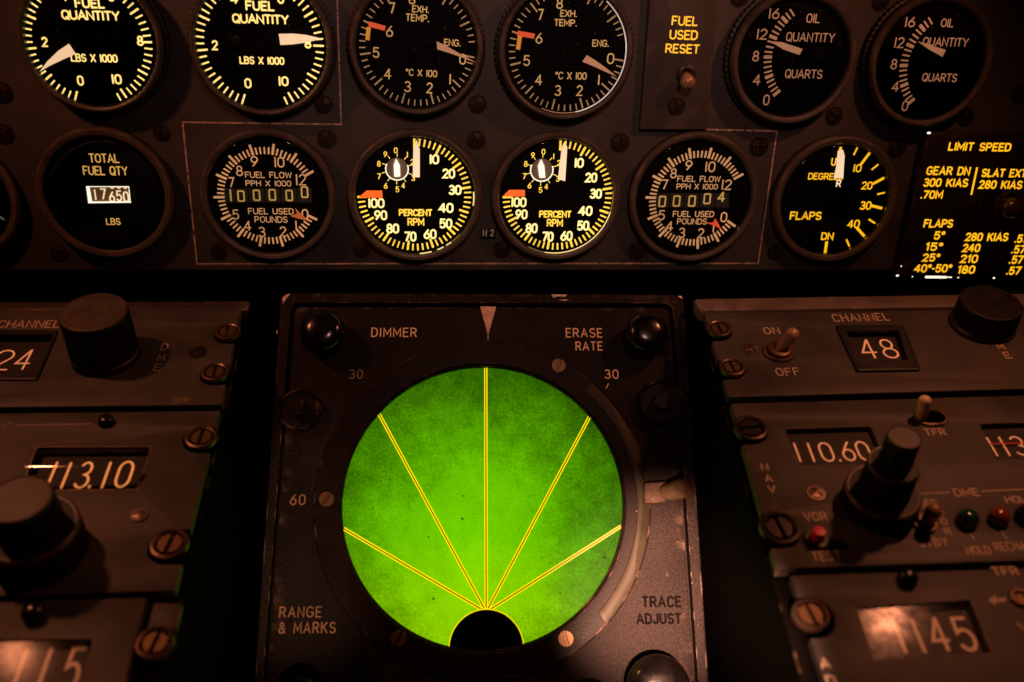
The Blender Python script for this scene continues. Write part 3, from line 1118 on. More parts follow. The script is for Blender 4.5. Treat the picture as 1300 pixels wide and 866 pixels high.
oil(1009.5, 74.5, 79, (1040, 72), (984.5, 119.3), (994.6, 23.7), [
    ('16', 983, 17.3, 14, 14), ('12', 967.5, 43.5, 13.5, 14), ('8', 959.6, 71.4, 8.5, 14), ('4', 961, 101.5, 9.5, 14), ('0', 973, 127, 8, 14),
    ('OIL', 1032.6, 23.3, 17.5, 12), ('QUANTITY', 1029, 47.5, 62, 12), ('QUARTS', 1020.5, 94, 47.5, 11.5)],
    [(977.7, 52.5), (993, 53.6), (1019.2, 62.4), (1015, 69.8), (995, 63)], 'dim oil quantity gauge with its needle tip touching the scale under twelve', 0)
oil(1184, 79, 77, (1211, 82), (1158.7, 127), (1168, 32.2), [
    ('16', 1155.6, 28, 13, 13.5), ('12', 1141.8, 54.2, 12.5, 14), ('8', 1135, 81.6, 8.3, 13.5), ('4', 1137, 110, 9, 13.5), ('0', 1149, 134.5, 8, 13.5),
    ('OIL', 1203, 29.2, 16.5, 11), ('QUANTITY', 1200.6, 53.5, 58, 11.5), ('QUARTS', 1193, 98.6, 44.5, 11)],
    [(1165.5, 52.8), (1201, 63.4), (1196.8, 72.2), (1180, 63)], 'dim oil quantity gauge above the limit speed placard, its needle tip clear of the scale', 8)

# ---- partly visible gauge at the frame's edge
g = Gauge('blank_gauge', -58, 255, 80, 70, 'black gauge cut off beside the total fuel quantity counter', None, False)
g.hub(-58, 255, 20)
g.needle([(-10, 268), (4, 277), (6, 280), (2, 279)], M['g_grey'])
g.finish(M['g_grey'], M['g_grey'])

# ---- total fuel quantity counter
g = Gauge('fuel_totalizer', 132, 247.5, 87, 77, 'black round total fuel quantity counter with one small bright number window', None, False, 'counter')
b = MB()
b.plate([tuple(g.dq(133, 245) + Vector((math.cos(2 * math.pi * i / 80), math.sin(2 * math.pi * i / 80))) * 72 * g.k) for i in range(80)], DH - .0002, DH + .0011, .0005,
        [g.poly([(108.5, 236.5), (164, 236.5), (166.5, 257.8), (111.5, 258.5)], DH + .0011)])
b.build('face_plate', M['black'], g.o, angle=30)
for x, y in ((126, 184), (94.5, 290), (189.5, 290)):
    put('dark', 'screw', phillips_mesh, M['screwdark'], g.o, g.p(x, y, DH + .0011), 5.2 * g.k, R(30))
b = MB()
H1 = DH + .00115
g.text(b, 'TOTAL', 132, 201, 38.5, 11.8, 1.7, H1)
g.text(b, 'FUEL QTY', 133.7, 216.8, 57, 11.8, 1.7, H1)
g.text(b, 'LBS', 143.8, 281.3, 18.4, 8.8, 1.4, H1)
b.build('lettering', M['g_total'], g.dial)
b = MB()
b.plate(g.poly([(106, 234), (167, 234), (169, 261), (109, 261)], DH + .0002), DH, DH + .0002, 0)
win = b.build('number_window', glow('lit_drum_back', (88, 56, 28), .8, noise=.3), g.o, smooth=False)
b = MB()
for s_, x, y in (('1', 120.8, 247.3), ('7', 131.2, 246.3), ('6', 142, 250), ('5', 151, 248.8), ('0', 160, 250)):
    g.text(b, s_, x, y, None if s_ == '1' else 7.6, 14, 1.9, DH + .0003)
for x in (142.5, 150.8, 159):
    g.line(b, [(x - 2.5, 237.5), (x, 239.2), (x + 2.5, 237.5)], 1.8, DH + .0003)
b.build('digits', glow('lit_digits', (255, 226, 176), 1.0, noise=.2), win)
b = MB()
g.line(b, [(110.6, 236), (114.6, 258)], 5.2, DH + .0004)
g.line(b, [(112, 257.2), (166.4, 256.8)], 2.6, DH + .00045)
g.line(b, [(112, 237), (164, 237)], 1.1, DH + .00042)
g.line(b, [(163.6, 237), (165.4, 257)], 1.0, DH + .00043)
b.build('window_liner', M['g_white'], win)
g.finish(M['g_total'], M['g_total'])


# ---- fuel flow gauges
def flow(cx, cy, ro, c, r0, r12, T_, counters, ndl, m_ndl, text, rk):
    g = Gauge('fuel_flow_gauge', cx, cy, ro, ro * .91, text, 'fuel flow gauges', False)
    g.scale(c, r0, r12, 60, 64 * rk, 55.5 * rk, 55.5 * rk, 5, 3.2, 2.2, (0, 0), 5 * rk)
    for s_, x, y, w_, h_ in T_:
        g.tx(s_, x, y, w_, h_, 1.7 if len(s_) < 3 else 1.2)
    b = MB()
    x0, x1 = counters[0][1] - 9.5, counters[-1][1] + 9
    ym = sum(q[2] for q in counters) / len(counters)
    b.plate(g.poly([(x0, ym - 8.6), (x1, ym - 8.6), (x1, ym + 9.6), (x0, ym + 9.6)], DH), DH - .0003, DH + .00003, 0)
    wn = b.build('counter_window', M['cwin'], g.dial, smooth=False)
    b = MB()
    for q0, q1 in zip(counters, counters[1:]):
        xm = (q0[1] + q1[1]) / 2
        g.line(b, [(xm, ym - 8.6), (xm, ym + 9.6)], 1.0, DH + .00005)
    b.build('drum_gap', M['mask'], wn)
    b = MB()
    for s_, x, y, h_ in counters:
        g.text(b, s_, x, y, 9.5 if s_ != '1' else None, h_, 2.0, DH + .00008)
    b.build('counter_digits', M['g_cnt'], g.dial)
    g.needle(ndl, m_ndl)
    g.finish(M['g_tan'], M['g_tan'])
    return g


flow(340, 250, 86, (340, 249.4), (400.5, 278), (393, 220), [
    ('9', 322.9, 205, 9.5, 13.5), ('10', 354.5, 206, 13, 13.5), ('8', 304, 217, 9, 13.5), ('7', 294, 231.4, 7.5, 13), ('12', 382, 228.3, 13.5, 14.5), ('5', 299.2, 272.5, 8.5, 13),
    ('4', 314.4, 286.8, 9.5, 13), ('3', 332.5, 294.5, 9, 13), ('2', 359.3, 294, 8.5, 13), ('1', 375.9, 286, None, 12), ('0', 387.2, 272, 8.5, 13),
    ('FUEL FLOW', 340.8, 222.2, 59.5, 8.0), ('PPH X 1000', 340.8, 232.9, 58, 7.6), ('FUEL USED', 344, 268.3, 58, 8.0), ('POUNDS', 344.2, 278.7, 42, 8.2)],
    [('1', 292.8, 248, 16), ('o', 306, 249, 14.5), ('o', 325.8, 248, 14.5), ('o', 345.7, 247.5, 15), ('o', 367.2, 248.2, 14.5), ('o', 386.7, 244, 15)],
    [(374.8, 264.6), (380, 270), (391.5, 280.5), (378, 277.5), (368.5, 274.4), (377, 271.5)], M['g_burnt'], 'dim fuel flow gauge with a burnt orange pointer, five zeros in its counter', 1.0)
flow(882, 253, 81, (884, 252.8), (926.5, 282.6), (934, 226), [
    ('9', 874.6, 210, 9, 13), ('10', 901.7, 211.8, 13, 13.5), ('8', 855.2, 220.2, 8.5, 13), ('7', 844.2, 234.3, 7.5, 13), ('12', 922.5, 234.6, 13, 13.5), ('5', 840, 273.3, 8.5, 13),
    ('4', 850, 287.4, 9.5, 13), ('3', 865.6, 295.6, 8.8, 13), ('2', 889.8, 296.2, 8, 13), ('1', 905.8, 290, None, 11), ('0', 919, 275.8, 8.5, 13),
    ('FUEL FLOW', 887.4, 227.2, 55, 7.8), ('PPH X 1000', 885.2, 236.9, 52.5, 7.4), ('FUEL USED', 880.5, 271.8, 52.5, 7.8), ('POUNDS', 878.6, 281.2, 38, 7.8)],
    [('o', 840.8, 255.8, 14.5), ('o', 859, 255.3, 14.5), ('o', 878.5, 255.3, 14.5), ('o', 897.8, 252.4, 14), ('4', 916, 250, 13.5)],
    [(908.2, 277.5), (911.5, 283), (916.4, 292.4), (909, 287.5), (897, 283.2), (905.5, 283)], M['g_red'], 'dim fuel flow gauge with a red pointer, its counter ending in four', .935)


# ---- engine speed gauges
def rpm(cx, cy, ro, c, r0, r100, nums, words, wedge, sub, subn, subt, ndl, text, rk):
    g = Gauge('engine_speed_gauge', cx, cy, ro, ro * .905, text, 'engine speed gauges', False)
    g.scale(c, r0, r100, 50, 72.6 * rk, 60.5 * rk, 64 * rk, 5, 2.9, 2.1, (0, 0))
    nb = MB()
    for s_, x, y, w_ in nums:
        g.text(nb, s_, x, y, w_, 12.8, 2.45, DH + .00007, 0, .2)
    nb.build('scale_numbers', M['g_rpmnum'], g.dial)
    for s_, x, y, w_, h_ in words:
        g.tx(s_, x, y, w_, h_, 1.9)
    for s_, x, y in subn:
        g.tx(s_, x, y, None if s_ == '1' else 4.8, 7.6, 1.2)
    b = MB()
    b.plate(g.poly(wedge, DH + .0001), DH, DH + .0001, 0)
    b.build('red_limit_mark', M['g_orange'], g.dial, smooth=False)
    sc_ = g.dq(*sub)
    b = MB()
    b.lathe(sc_, [(14 * g.k, DH + .00004), (0, DH + .00006)], 40)
    b.build('subdial_face', M['subface'], g.dial)
    b = MB()
    b.ribbon([tuple(sc_ + Vector((math.cos(R(a)), math.sin(R(a)))) * 14.2 * g.k) for a in range(-205, 26, 8)], 1.5 * g.k, DH + .0001)
    b.build('subdial_ring', M['g_white'], g.dial)
    for i in range(10):
        a = R(90 - 36 * i - 2)
        d = Vector((math.cos(a), math.sin(a)))
        g.ticks.ribbon([sc_ + d * 15.5 * g.k, sc_ + d * 19.5 * g.k], 1.0 * g.k, DH + .00005)
    g.needle(subt, M['g_white'], 'small_needle', .0008, .0003)
    g.hub(c[0] + 3, c[1] - 1, 14)
    g.needle(ndl, M['g_ndl2'], 'needle', .0016, .0004)
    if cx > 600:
        g.leak([(-14, -100)], M['g_glintwarm'], 1.3)
        g.leak([(8, -14), (-100, -118)], M['g_glintdim'], 1.0)
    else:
        g.leak([(6, -8), (-52, -58), (-61, -68), (-74, -86)], M['g_glintwarm'], 1.6)
        g.leak([(-40, -47), (-47, -51)], M['g_glintdim'], 1.0)
    g.finish(M['g_rpm'], M['g_rpm'])


rpm(527.4, 251, 85, (526.5, 248.6), (526, 181), (458.5, 250), [
    ('10', 551.3, 202.3, 12.5), ('20', 569.6, 220.4, 16.5), ('30', 577.7, 241.2, 16.5), ('40', 566.2, 264, 19), ('50', 566, 283.9, 16.5), ('60', 546, 297.3, 16.5), ('70', 520.9, 300.4, 15.5),
    ('80', 498.5, 290.2, 16.5), ('90', 483.3, 273.3, 16.5), ('100', 477.7, 258, 21)],
    [('PERCENT', 527.6, 270, 42.5, 9), ('RPM', 528, 281.8, 21.5, 10)],
    [(465.5, 242), (485, 242), (485.8, 251.2), (454.5, 251.2)], (504, 214.5),
    [('0', 502.4, 191), ('1', 517.2, 196.4), ('2', 523.5, 206), ('3', 524.5, 226), ('9', 489.2, 196), ('8', 481, 208), ('7', 481.3, 224), ('6', 489.6, 236), ('5', 504.5, 240.4), ('4', 512, 235.7)],
    [(500.7, 224.8), (508.2, 224.3), (507.5, 210), (502.8, 201.5), (499.8, 210)],
    [(523.9, 225.2), (532.9, 225.2), (532.9, 190), (529, 177.5), (524.7, 189)],
    'bright yellow percent rpm gauge beside the fuel flow gauge with the burnt orange pointer', 1.0)
rpm(707.4, 252, 81.5, (708, 249.3), (711.5, 183.5), (641, 250.3), [
    ('10', 735.2, 206.9, 12), ('20', 750.5, 225.5, 15.5), ('30', 756.4, 246, 15.5), ('40', 743.2, 267.8, 18), ('50', 740.3, 286.6, 15.5), ('60', 719.2, 299.6, 15.5), ('70', 695.5, 300.5, 14.5),
    ('80', 674.8, 289.8, 15.5), ('90', 662, 272.2, 15.5), ('100', 658.7, 256.8, 19.5)],
    [('PERCENT', 705, 272, 41, 9), ('RPM', 704.5, 283, 20.7, 10)],
    [(646.4, 241.2), (666.4, 241.2), (666.4, 249.6), (638, 249.6)], (687.8, 215.8),
    [('0', 690, 192.7), ('1', 703, 198.6), ('2', 709.5, 207), ('3', 708, 227), ('9', 676.5, 197.2), ('8', 667.5, 208.2), ('7', 665.8, 223.8), ('6', 672.3, 235.6), ('5', 686.2, 241.2), ('4', 693.6, 237)],
    [(685, 226), (692.4, 225.7), (691, 210.8), (687, 202.3), (683, 210.8)],
    [(708.5, 227.7), (717.5, 230.2), (720.3, 187), (716.6, 180), (713.2, 188)],
    'bright yellow percent rpm gauge beside the fuel flow gauge with the red pointer', .96)

# ---- flap position gauge
g = Gauge('flap_gauge', 1062, 255.5, 77.5, 69, 'amber lit flap position gauge beside the limit speed placard', None, False)
Z = lambda x, y, oy=160: (970 + x / 5.909, oy + y / 5.909)
for a, c, wd in ((Z(700, 162), Z(673, 217), 2.3), (Z(795, 198), Z(725, 290), 3.4), (Z(857, 288), Z(807, 328), 2.3), (Z(900, 390), Z(818, 433), 3.4), (Z(905, 500), Z(850, 512), 2.3),
                 (Z(885, 617), Z(805, 598), 3.4), (Z(832, 375, 220), Z(785, 345, 220), 2.3), (Z(752, 472, 220), Z(697, 410, 220), 3.4), (Z(640, 548, 220), Z(618, 497, 220), 2.3),
                 (Z(458, 598, 220), Z(470, 513, 220), 3.6), (Z(576, 160), Z(556, 245), 3.6)):
    g.line(g.ticks, [a, c], wd, DH + .00005, cap=.15)
for s_, x, y, w_, h_, st in (('U', 1058.5, 205.4, 6.5, 10.5, 1.7), ('10', 1088.5, 213.6, 10.5, 10.5, 1.7), ('20', 1100.8, 235.6, 14, 10.5, 1.8), ('30', 1099, 261, 14.5, 11, 1.8),
                             ('40', 1083.7, 284.4, 15.5, 11, 1.8), ('DN', 1050.4, 300, 16, 10, 1.9), ('FLAPS', 1023, 274, 40.5, 10.8, 2.0), ('DEGREES', 1048.5, 224, 45, 8.8, 1.5)):
    g.tx(s_, x, y, w_, h_, st)
b = MB()
g.text(b, 'R', 1064.8, 233, 6.5, 9.5, 1.6, DH + .00007)
b.build('needle_letter', M['g_ndl2'], g.dial)
g.hub(1055, 257, 10)
g.needle([(1059.2, 226.4), (1070.7, 226), (1071.5, 212), (1072.5, 198), (1070.5, 190.5), (1064, 192), (1062.2, 210)], M['g_ndl2'])
g.finish(M['g_amber'], M['g_amber'])

# ================================================================== fuel used reset switch panel
T = Thing('reset_switch_panel', MAIN, 862, 80, 'raised grey fuel used reset panel with one round tipped switch below its lit amber words', 'switch panel', None, .003)
b = MB()
b.plate(rounded(T.poly([(829, -60), (916, -60), (898, 165), (812.5, 165)], .0032), .001), .0002, .0032, .0006)
b.build('base_plate', M['plate'], T.o)
b = MB()
for s_, x, y, w_, h_ in (('FUEL', 869.5, 26.7, 33.5, 12.6), ('USED', 868, 44.4, 36, 12.6), ('RESET', 866.5, 62, 43.5, 12.2)):
    T.text(b, s_, x, y, w_, h_, 1.9, .00326)
b.build('lettering', M['g_amber'], T.o)
b = MB()
b.lathe(T.q(871, 95, .0034), [(.0042, .0032), (.0042, .0042), (.0036, .0046), (.0024, .0046), (.0022, .0034), (0, .0034)], 32)
sw = b.build('toggle_switch', M['screwdark'], T.o)
b = MB()
a0 = Vector(T.p(871, 95, .0034))
b.bat(a0, Vector(T.p(873.5, 108, .013)), .0014, .0033)
b.build('bat', M['batcopper'], sw)
put('dark', 'screw', phillips_mesh, M['screwdark'], T.o, T.p(858.5, 135, .0032), 9 * T.sc(858, 135), R(20))

# ================================================================== limit speed placard
T = Thing('speed_placard', MAIN, 1230, 260, 'black raised limit speed placard lettered in lit amber', 'placard', None, .0055)
b = MB()
HP = .0058
b.plate(rounded(T.poly([(1178, 168.5), (1420, 171), (1420, 356), (1139, 352)], HP), .0008), .0002, HP, .0005)
b.build('base_plate', mat('placard_acrylic', (.016, .012, .011), .38, noise=.2, nscale=80, wear=(.3, .2, .14)), T.o)
b = MB()
HT = HP + .00006
for s_, x, y, w_, h_ in (('LIMIT SPEED', 1244.2, 186.5, 80, 11.2), ('GEAR DN', 1204.2, 217, 56, 11.4), ('SLAT EXT', 1275, 219.8, 57.5, 11), ('300 KIAS', 1201, 232, 57, 11.2), ('280 KIAS', 1270.5, 234.6, 55.5, 11.2),
                         ('.70M', 1183, 247.2, 28.5, 11), ('FLAPS', 1191.5, 283.8, 37.5, 11), ('5°', 1192.8, 299, 14, 11), ('i5°', 1186.2, 313.3, 22, 10.8), ('25°', 1182.3, 327.1, 22.5, 10.6), ('40°-50°', 1184.7, 340.8, 48, 10.8),
                         ('280 KIAS', 1253, 301, 55, 11), ('240', 1233.3, 314.8, 22.5, 11), ('2i0', 1230.4, 328.7, 22.5, 11), ('i80', 1227, 342.4, 22, 10.8),
                         ('.57', 1297, 303.2, 17.5, 11), ('.57', 1293.2, 316.8, 18, 11), ('.57', 1290.2, 329.8, 18, 11), ('.57', 1287, 343.8, 18.5, 10.8)):
    T.text(b, s_, x, y, w_, h_, 2.1, HT, 0, .25)
T.line(b, [(1240.5, 212.5), (1233, 247.4)], 2.5, HT)
b.build('lettering', M['g_amber'], T.o)
put('dark', 'screw', phillips_mesh, M['screwdark'], T.o, T.p(1238, 260, HP), 8 * T.sc(1238, 260), R(15))
b = MB()
c = T.q(1280, 263, HP)
k = T.sc(1280, 263)
b.lathe(c, [(19 * k, HP), (18.5 * k, HP + .0008), (16.5 * k, HP + .0009), (15 * k, HP + .0002), (12 * k, HP + .0002), (12 * k, HP + .003), (10.5 * k, HP + .0044), (6 * k, HP + .0056), (0, HP + .006)], 48)
b.build('lamp_post', mat('lamp_post_metal', (.10, .075, .04), .28, metal=.6, noise=.3, nscale=200), T.o)
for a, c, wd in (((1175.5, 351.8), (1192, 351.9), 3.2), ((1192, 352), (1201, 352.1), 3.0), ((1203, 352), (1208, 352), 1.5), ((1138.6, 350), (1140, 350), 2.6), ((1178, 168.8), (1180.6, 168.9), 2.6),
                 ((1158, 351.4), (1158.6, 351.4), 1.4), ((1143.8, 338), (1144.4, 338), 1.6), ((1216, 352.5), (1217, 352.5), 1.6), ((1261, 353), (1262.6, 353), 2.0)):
    b = MB()                                 # glowing dabs that stand in for white glints on the plate's edge
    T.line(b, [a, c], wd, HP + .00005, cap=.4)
    b.build('chip_and_painted_glint', M['g_white'], T.o)

# ================================================================== radar display
T = Thing('radar_display', RAD, 613, 640, 'square radar display with a round glowing green screen and five yellow bearing lines', 'radar display')
inn = T.poly([(371.8, 387), (851.8, 388), (892, 985), (327.5, 985)])
out = T.poly([(356.6, 371), (868, 373.6), (908, 985), (314, 985)], .0022)
b = MB()
inn_r = rounded(inn, [.004, .004, 0, 0])
b.plate(rounded(out, [.0042, .0042, 0, 0]), -.004, .0022, .0009, [inset(inn_r, -.0003)])
b.build('frame', M['radar'], T.o, angle=30)
b = MB()
b.plate(inset(rounded(out, [.0042, .0042, 0, 0]), .0004), -.09, -.0035, 0, bottom=True)
b.build('housing', M['radar'], T.o, smooth=False)
cs = T.q(613.3, 637)
ks = T.sc(613, 640)
RO, RS = 214 * ks, 178.8 * ks
b = MB()
b.plate(inset(inn_r, .0009), -.0036, 0, .0005, [[(x, y) for x, y in circle(cs, RO * .97, 120)]])
b.build('front_plate', M['radar'], T.o, angle=30)
b = MB()
b.lathe(cs, [(RO * 1.004, -.004), (RO, .0006), (RO * .992, .0012), (RS + .0035, .0013), (RS + .0012, .0010), (RS, .0000), (RS * .998, -.0022), (RS * 1.0, -.003)], 160)
ring = b.build('screen_ring', M['ring'], T.o, angle=25)
SH = -.0020
b = MB()
b.lathe(cs, [(RS * 1.01, SH), (0, SH)], 120)
b.build('screen', M['screen'], T.o)
b = MB()
d = MB()
ORG = (617.2, 777)
for (x, y) in ((616.7, 459), (480.5, 524.5), (752.5, 521.5), (436, 671), (788, 668.5)):
    o2, e2 = Vector(T.q(*ORG, SH)), Vector(T.q(x, y, SH))
    dd = (e2 - o2).normalized()
    st_ = o2 + dd * 3 * ks
    # stop at the edge of the tube face
    cc = Vector(cs)
    f_ = (st_ - cc).dot(dd)
    q_ = math.sqrt(max(0, f_ * f_ - ((st_ - cc).length_squared - (RS * .998) ** 2))) - f_
    e2 = st_ + dd * q_
    nn = Vector((-dd.y, dd.x)) * 1.45 * ks
    b.ribbon([st_ + nn, e2 + nn], 1.6 * ks, SH + .0003, cap=0)
    b.ribbon([st_ - nn, e2 - nn], 1.6 * ks, SH + .0003, cap=0)
    d.ribbon([st_, e2], 1.1 * ks, SH + .00022, cap=0)
cm = Vector(T.q(617.4, 823, SH))
hr = 45.5 * ks
b.ribbon([tuple(cm + Vector((math.cos(R(a)), math.sin(R(a)))) * hr) for a in range(-6, 187, 4)], 1.4 * ks, SH + .0004, cap=0)
b.build('bearing_line', M['graticule'], T.o)
d.build('line_core', M['gratdark'], T.o)
b = MB()
hm = [tuple(cm + Vector((math.cos(R(a)), math.sin(R(a)))) * hr * .985) for a in range(-14, 195, 4)]
b.plate(hm, SH, SH + .0012, .0002)
c0 = T.q(617.2, 778, SH)
b.lathe(c0, [(3.4 * ks, SH), (3.4 * ks, SH + .0011), (0, SH + .0012)], 20)
b.build('origin_mask', M['mask'], T.o, smooth=False)
for ps in ([(359, 386), (358.5, 378), (363, 374), (368, 372.8), (366, 376), (362.5, 380)], [(351, 424), (350.6, 420), (352, 419), (352.4, 423)],
           [(700, 373.6), (720, 374), (717, 377), (708, 376), (703, 378.2)], [(709, 380.5), (722, 380.2), (718, 382.2)], [(861, 376), (865, 375.6), (867, 379), (864, 378.4)]):
    b = MB()
    b.plate(T.poly(ps, .0023), .0012, .00226, 0)
    b.build('chip_and_painted_glint', M['chipmetal'], T.o, smooth=False)
# bearing lug triangle and lettering
b = MB()
b.plate(T.poly([(609.5, 389), (630, 389.4), (619.6, 426)]), 0, .00012, 0)
T.line(b, [(619.6, 425), (619.6, 431)], 1.1, .00012)
b.build('index_mark', mat('index_paint', (.62, .40, .30), .6, noise=.25, nscale=250), T.o, smooth=False)
b = MB()
for s_, x, y, w_, h_ in (('DIMMER', 500.3, 422, 58, 12), ('ERASE', 741.5, 422.6, 46.5, 12), ('RATE', 747.8, 439.4, 34.5, 11.6), ('30', 776.4, 475, 17.5, 12)):
    b = MB()
    T.text(b, s_, x, y, w_, h_, 1.5, .00008, 0, .34)
    b.build('lettering', M['g_radar'], T.o)
b = MB()
T.line(b, [(769.5, 493), (772.5, 487)], 1.2, .00008)
b.build('bearing_tick', M['g_radar'], T.o)
b = MB()
T.text(b, '30', 452, 475, 17.5, 12, 1.4, .00008, 0, .34)
b.build('lettering', glow('lit_radar_text_faint', (96, 50, 26), .35, (.1, .06, .04), noise=.5), T.o)
for s_, x, y, w_, h_ in (('60', 378, 634.5, 20, 14), ('RANGE', 381.5, 777, 54, 14.5), ('& MARKS', 390, 797, 73, 15)):
    b = MB()
    T.text(b, s_, x, y, w_, h_, 1.9, .00008, 0, .34)
    b.build('lettering', M['g_radardim'], T.o)
b = MB()
for s_, x, y, w_, h_ in (('TRACE', 840, 764, 51, 15), ('ADJUST', 836.5, 785.5, 58, 14.5)):
    T.text(b, s_, x, y, w_, h_, 2.8, .00008, 0, .3)
label(b.build('lettering', M['engravedark'], T.o), 'dark worn lettering that reads TRACE ADJUST')
for x, y in ((415, 634), (709, 465), (718, 811), (506, 811)):
    put('ringscrew', 'screw', slot_mesh, M['brass'], T.o, T.p(x, y, .0012), 10.5 * ks, R(random.uniform(50, 120)))
# olive scale arc with its sliding lever
b = MB()
arc_o = [(cs[0] + 211.5 * ks * math.cos(R(a)), cs[1] + 211.5 * ks * math.sin(R(a))) for a in range(-45, 49, 2)]
arc_i = [(cs[0] + 196 * ks * math.cos(R(a)), cs[1] + 196 * ks * math.sin(R(a))) for a in range(48, -46, -2)]
b.plate(arc_o + arc_i, .0011, .0018, .0003)
b.build('scale_arc', M['arc'], T.o, angle=30)
b = MB()
b.plate(rounded(T.poly([(817, 613), (845, 611), (845, 638), (817, 640)], .003), .0008), .0016, .0038, .0006)
lev = b.build('lever', M['copper'], T.o, smooth=False)
b = MB()
b.tube([T.p(842, 625.5, .0036), T.p(848, 624.5, .0040), T.p(858, 622.5, .0058), T.p(872, 619, .0092)],
       [.0028, .0036, .0040, .0041], 28)
lk = b.build('lever_knob', mat('lever_plastic', (.085, .058, .034), .32, noise=.3, nscale=300), lev)
b = MB()
b.tube([T.p(871.6, 619.1, .0091), T.p(873.5, 618.6, .0096), T.p(874.5, 618.3, .0099), T.p(874.9, 618.2, .0100)], [.0042, .0042, .0036, .0012], 28)
b.build('knob_cap', M['copper'], lk)


def dome_knob(T, px, py, rpx, ht, m='dome'):
    c = T.q(px, py)
    r = rpx * T.sc(px, py)
    b = MB()
    b.lathe(c, [(r * .62, 0), (r * .62, ht * .25), (r * .97, ht * .32), (r, ht * .4), (r, ht * .66), (r * .96, ht * .77), (r * .86, ht * .87), (r * .68, ht * .945), (r * .4, ht * .99), (0, ht)], 56)
    return b.build('dome_knob', M[m], T.o, angle=60)


dome_knob(T, 414, 430, 28, .0155)
dome_knob(T, 816.5, 432, 26.5, .0155)
dome_knob(T, 831, 871, 39, .0150)
dome_knob(T, 750, 900, 33, .0120)
dome_knob(T, 384, 890, 32, .0120)


def lock_knob(T, px, py, rpx, ht):
    c = T.q(px, py)
    r = rpx * T.sc(px, py)
    b = MB()
    b.lathe(c, [(r, .0001), (r, ht * .55, 1), (r * .95, ht * .75, 1), (r * .86, ht * .8), (r * .80, ht * .62), (r * .5, ht * .6), (0, ht * .6)], 60, knurl=r * .05)
    k_ = b.build('lock_knob', M['ring'], T.o, angle=30)
    b = MB()
    b.plate([(c[0] + r * .42 * math.cos(R(60 * i + 12)), c[1] + r * .42 * math.sin(R(60 * i + 12))) for i in range(6)], ht * .5, ht * 1.25, r * .06)
    b.build('hex_post', M['ring'], k_, smooth=False)


lock_knob(T, 382, 523, 27.5, .007)
lock_knob(T, 838, 514, 30, .007)


# ================================================================== pedestal racks
def rack(pl, edge_top, edge_bot, far, text, back):
    t = Thing('equipment_rack', pl, edge_top[0], edge_top[1], text, 'rack', 'pedestal equipment racks')
    e0, e1 = Vector(t.q(*edge_top, -.004)), Vector(t.q(*edge_bot, -.004))
    sg = 1 if far[0] > edge_top[0] else -1
    d = (e1 - e0).normalized()
    e1 = e1 + d * .03
    far_w = sg * .22
    top = [tuple(e0), (e0.x + far_w, e0.y), (e0.x + far_w + (e1.x - e0.x), e1.y), tuple(e1)]
    b = MB()
    b.plate(rounded(top, [.002, 0, 0, 0]), -.13, -.004, .0006, bottom=True)
    b.build('chassis', M['chassis'], t.o, smooth=False)
    return t


TL = rack(LEFT, (319, 382), (206.5, 864.5), (-300, 0), 'worn metal rack holding the radio panels around the glossy 113.10 window', True)
TR = rack(RIGHT, (878.5, 380), (1015.8, 858.8), (1600, 0), 'worn metal rack holding the radio panels around the 110.60 window', True)
# back ledges of the racks
b = MB()
b.plate(rounded(TL.poly([(-150, 381.5), (317.5, 380.5), (313.5, 391.5), (-150, 392)], -.0005), [.0, .0018, .0, 0]), -.004, -.0012, .0006)
b.build('back_ledge', M['rail'], TL.o)
b = MB()
b.plate(rounded(TR.poly([(880.5, 379.2), (1450, 370), (1450, 386), (889, 394)], .0018), [.002, 0, 0, 0]), -.004, .0018, .0006)
b.build('back_ledge', M['ledge'], TR.o)


def notched(t, left_side, top, bot, edge0, edge1, far, notches, flat=None):
    """faceplate outline: straight edge from edge0 (top) to edge1 (bottom) with round-ended notches at the fasteners"""
    e0, e1 = Vector(t.q(*edge0)), Vector(t.q(*edge1))
    pts = [tuple(e0)]
    d = (e1 - e0).normalized()
    inn_ = Vector((-1, 0)) if not left_side else Vector((1, 0))
    for (x, y, r) in notches:
        c = Vector(t.q(x, y))
        rr = r * t.sc(x, y)
        along = (c - e0).dot(d)
        a = e0 + d * (along - rr)
        z = e0 + d * (along + rr)
        off = max((c - (e0 + d * along)).dot(inn_), .0)
        pts.append(tuple(a))
        base_a, base_z = a + inn_ * off, z + inn_ * off
        pts.append(tuple(base_a))
        for k in range(1, 8):
            th = math.pi * k / 8
            pts.append(tuple(c + (-d) * rr * math.cos(th) + inn_ * rr * math.sin(th)))
        pts.append(tuple(base_z))
        pts.append(tuple(z))
    pts.append(tuple(e1))
    fx0, fx1 = Vector(t.q(far[0], far[1])), Vector(t.q(far[0], far[2]))
    sgn = 1 if left_side else -1
    xx = e0.x + sgn * .17
    pts += [(xx, e1.y), (xx, e0.y)]
    return pts


def window(t, quad, depth=.0035):
    return rounded(t.poly(quad), .0008)


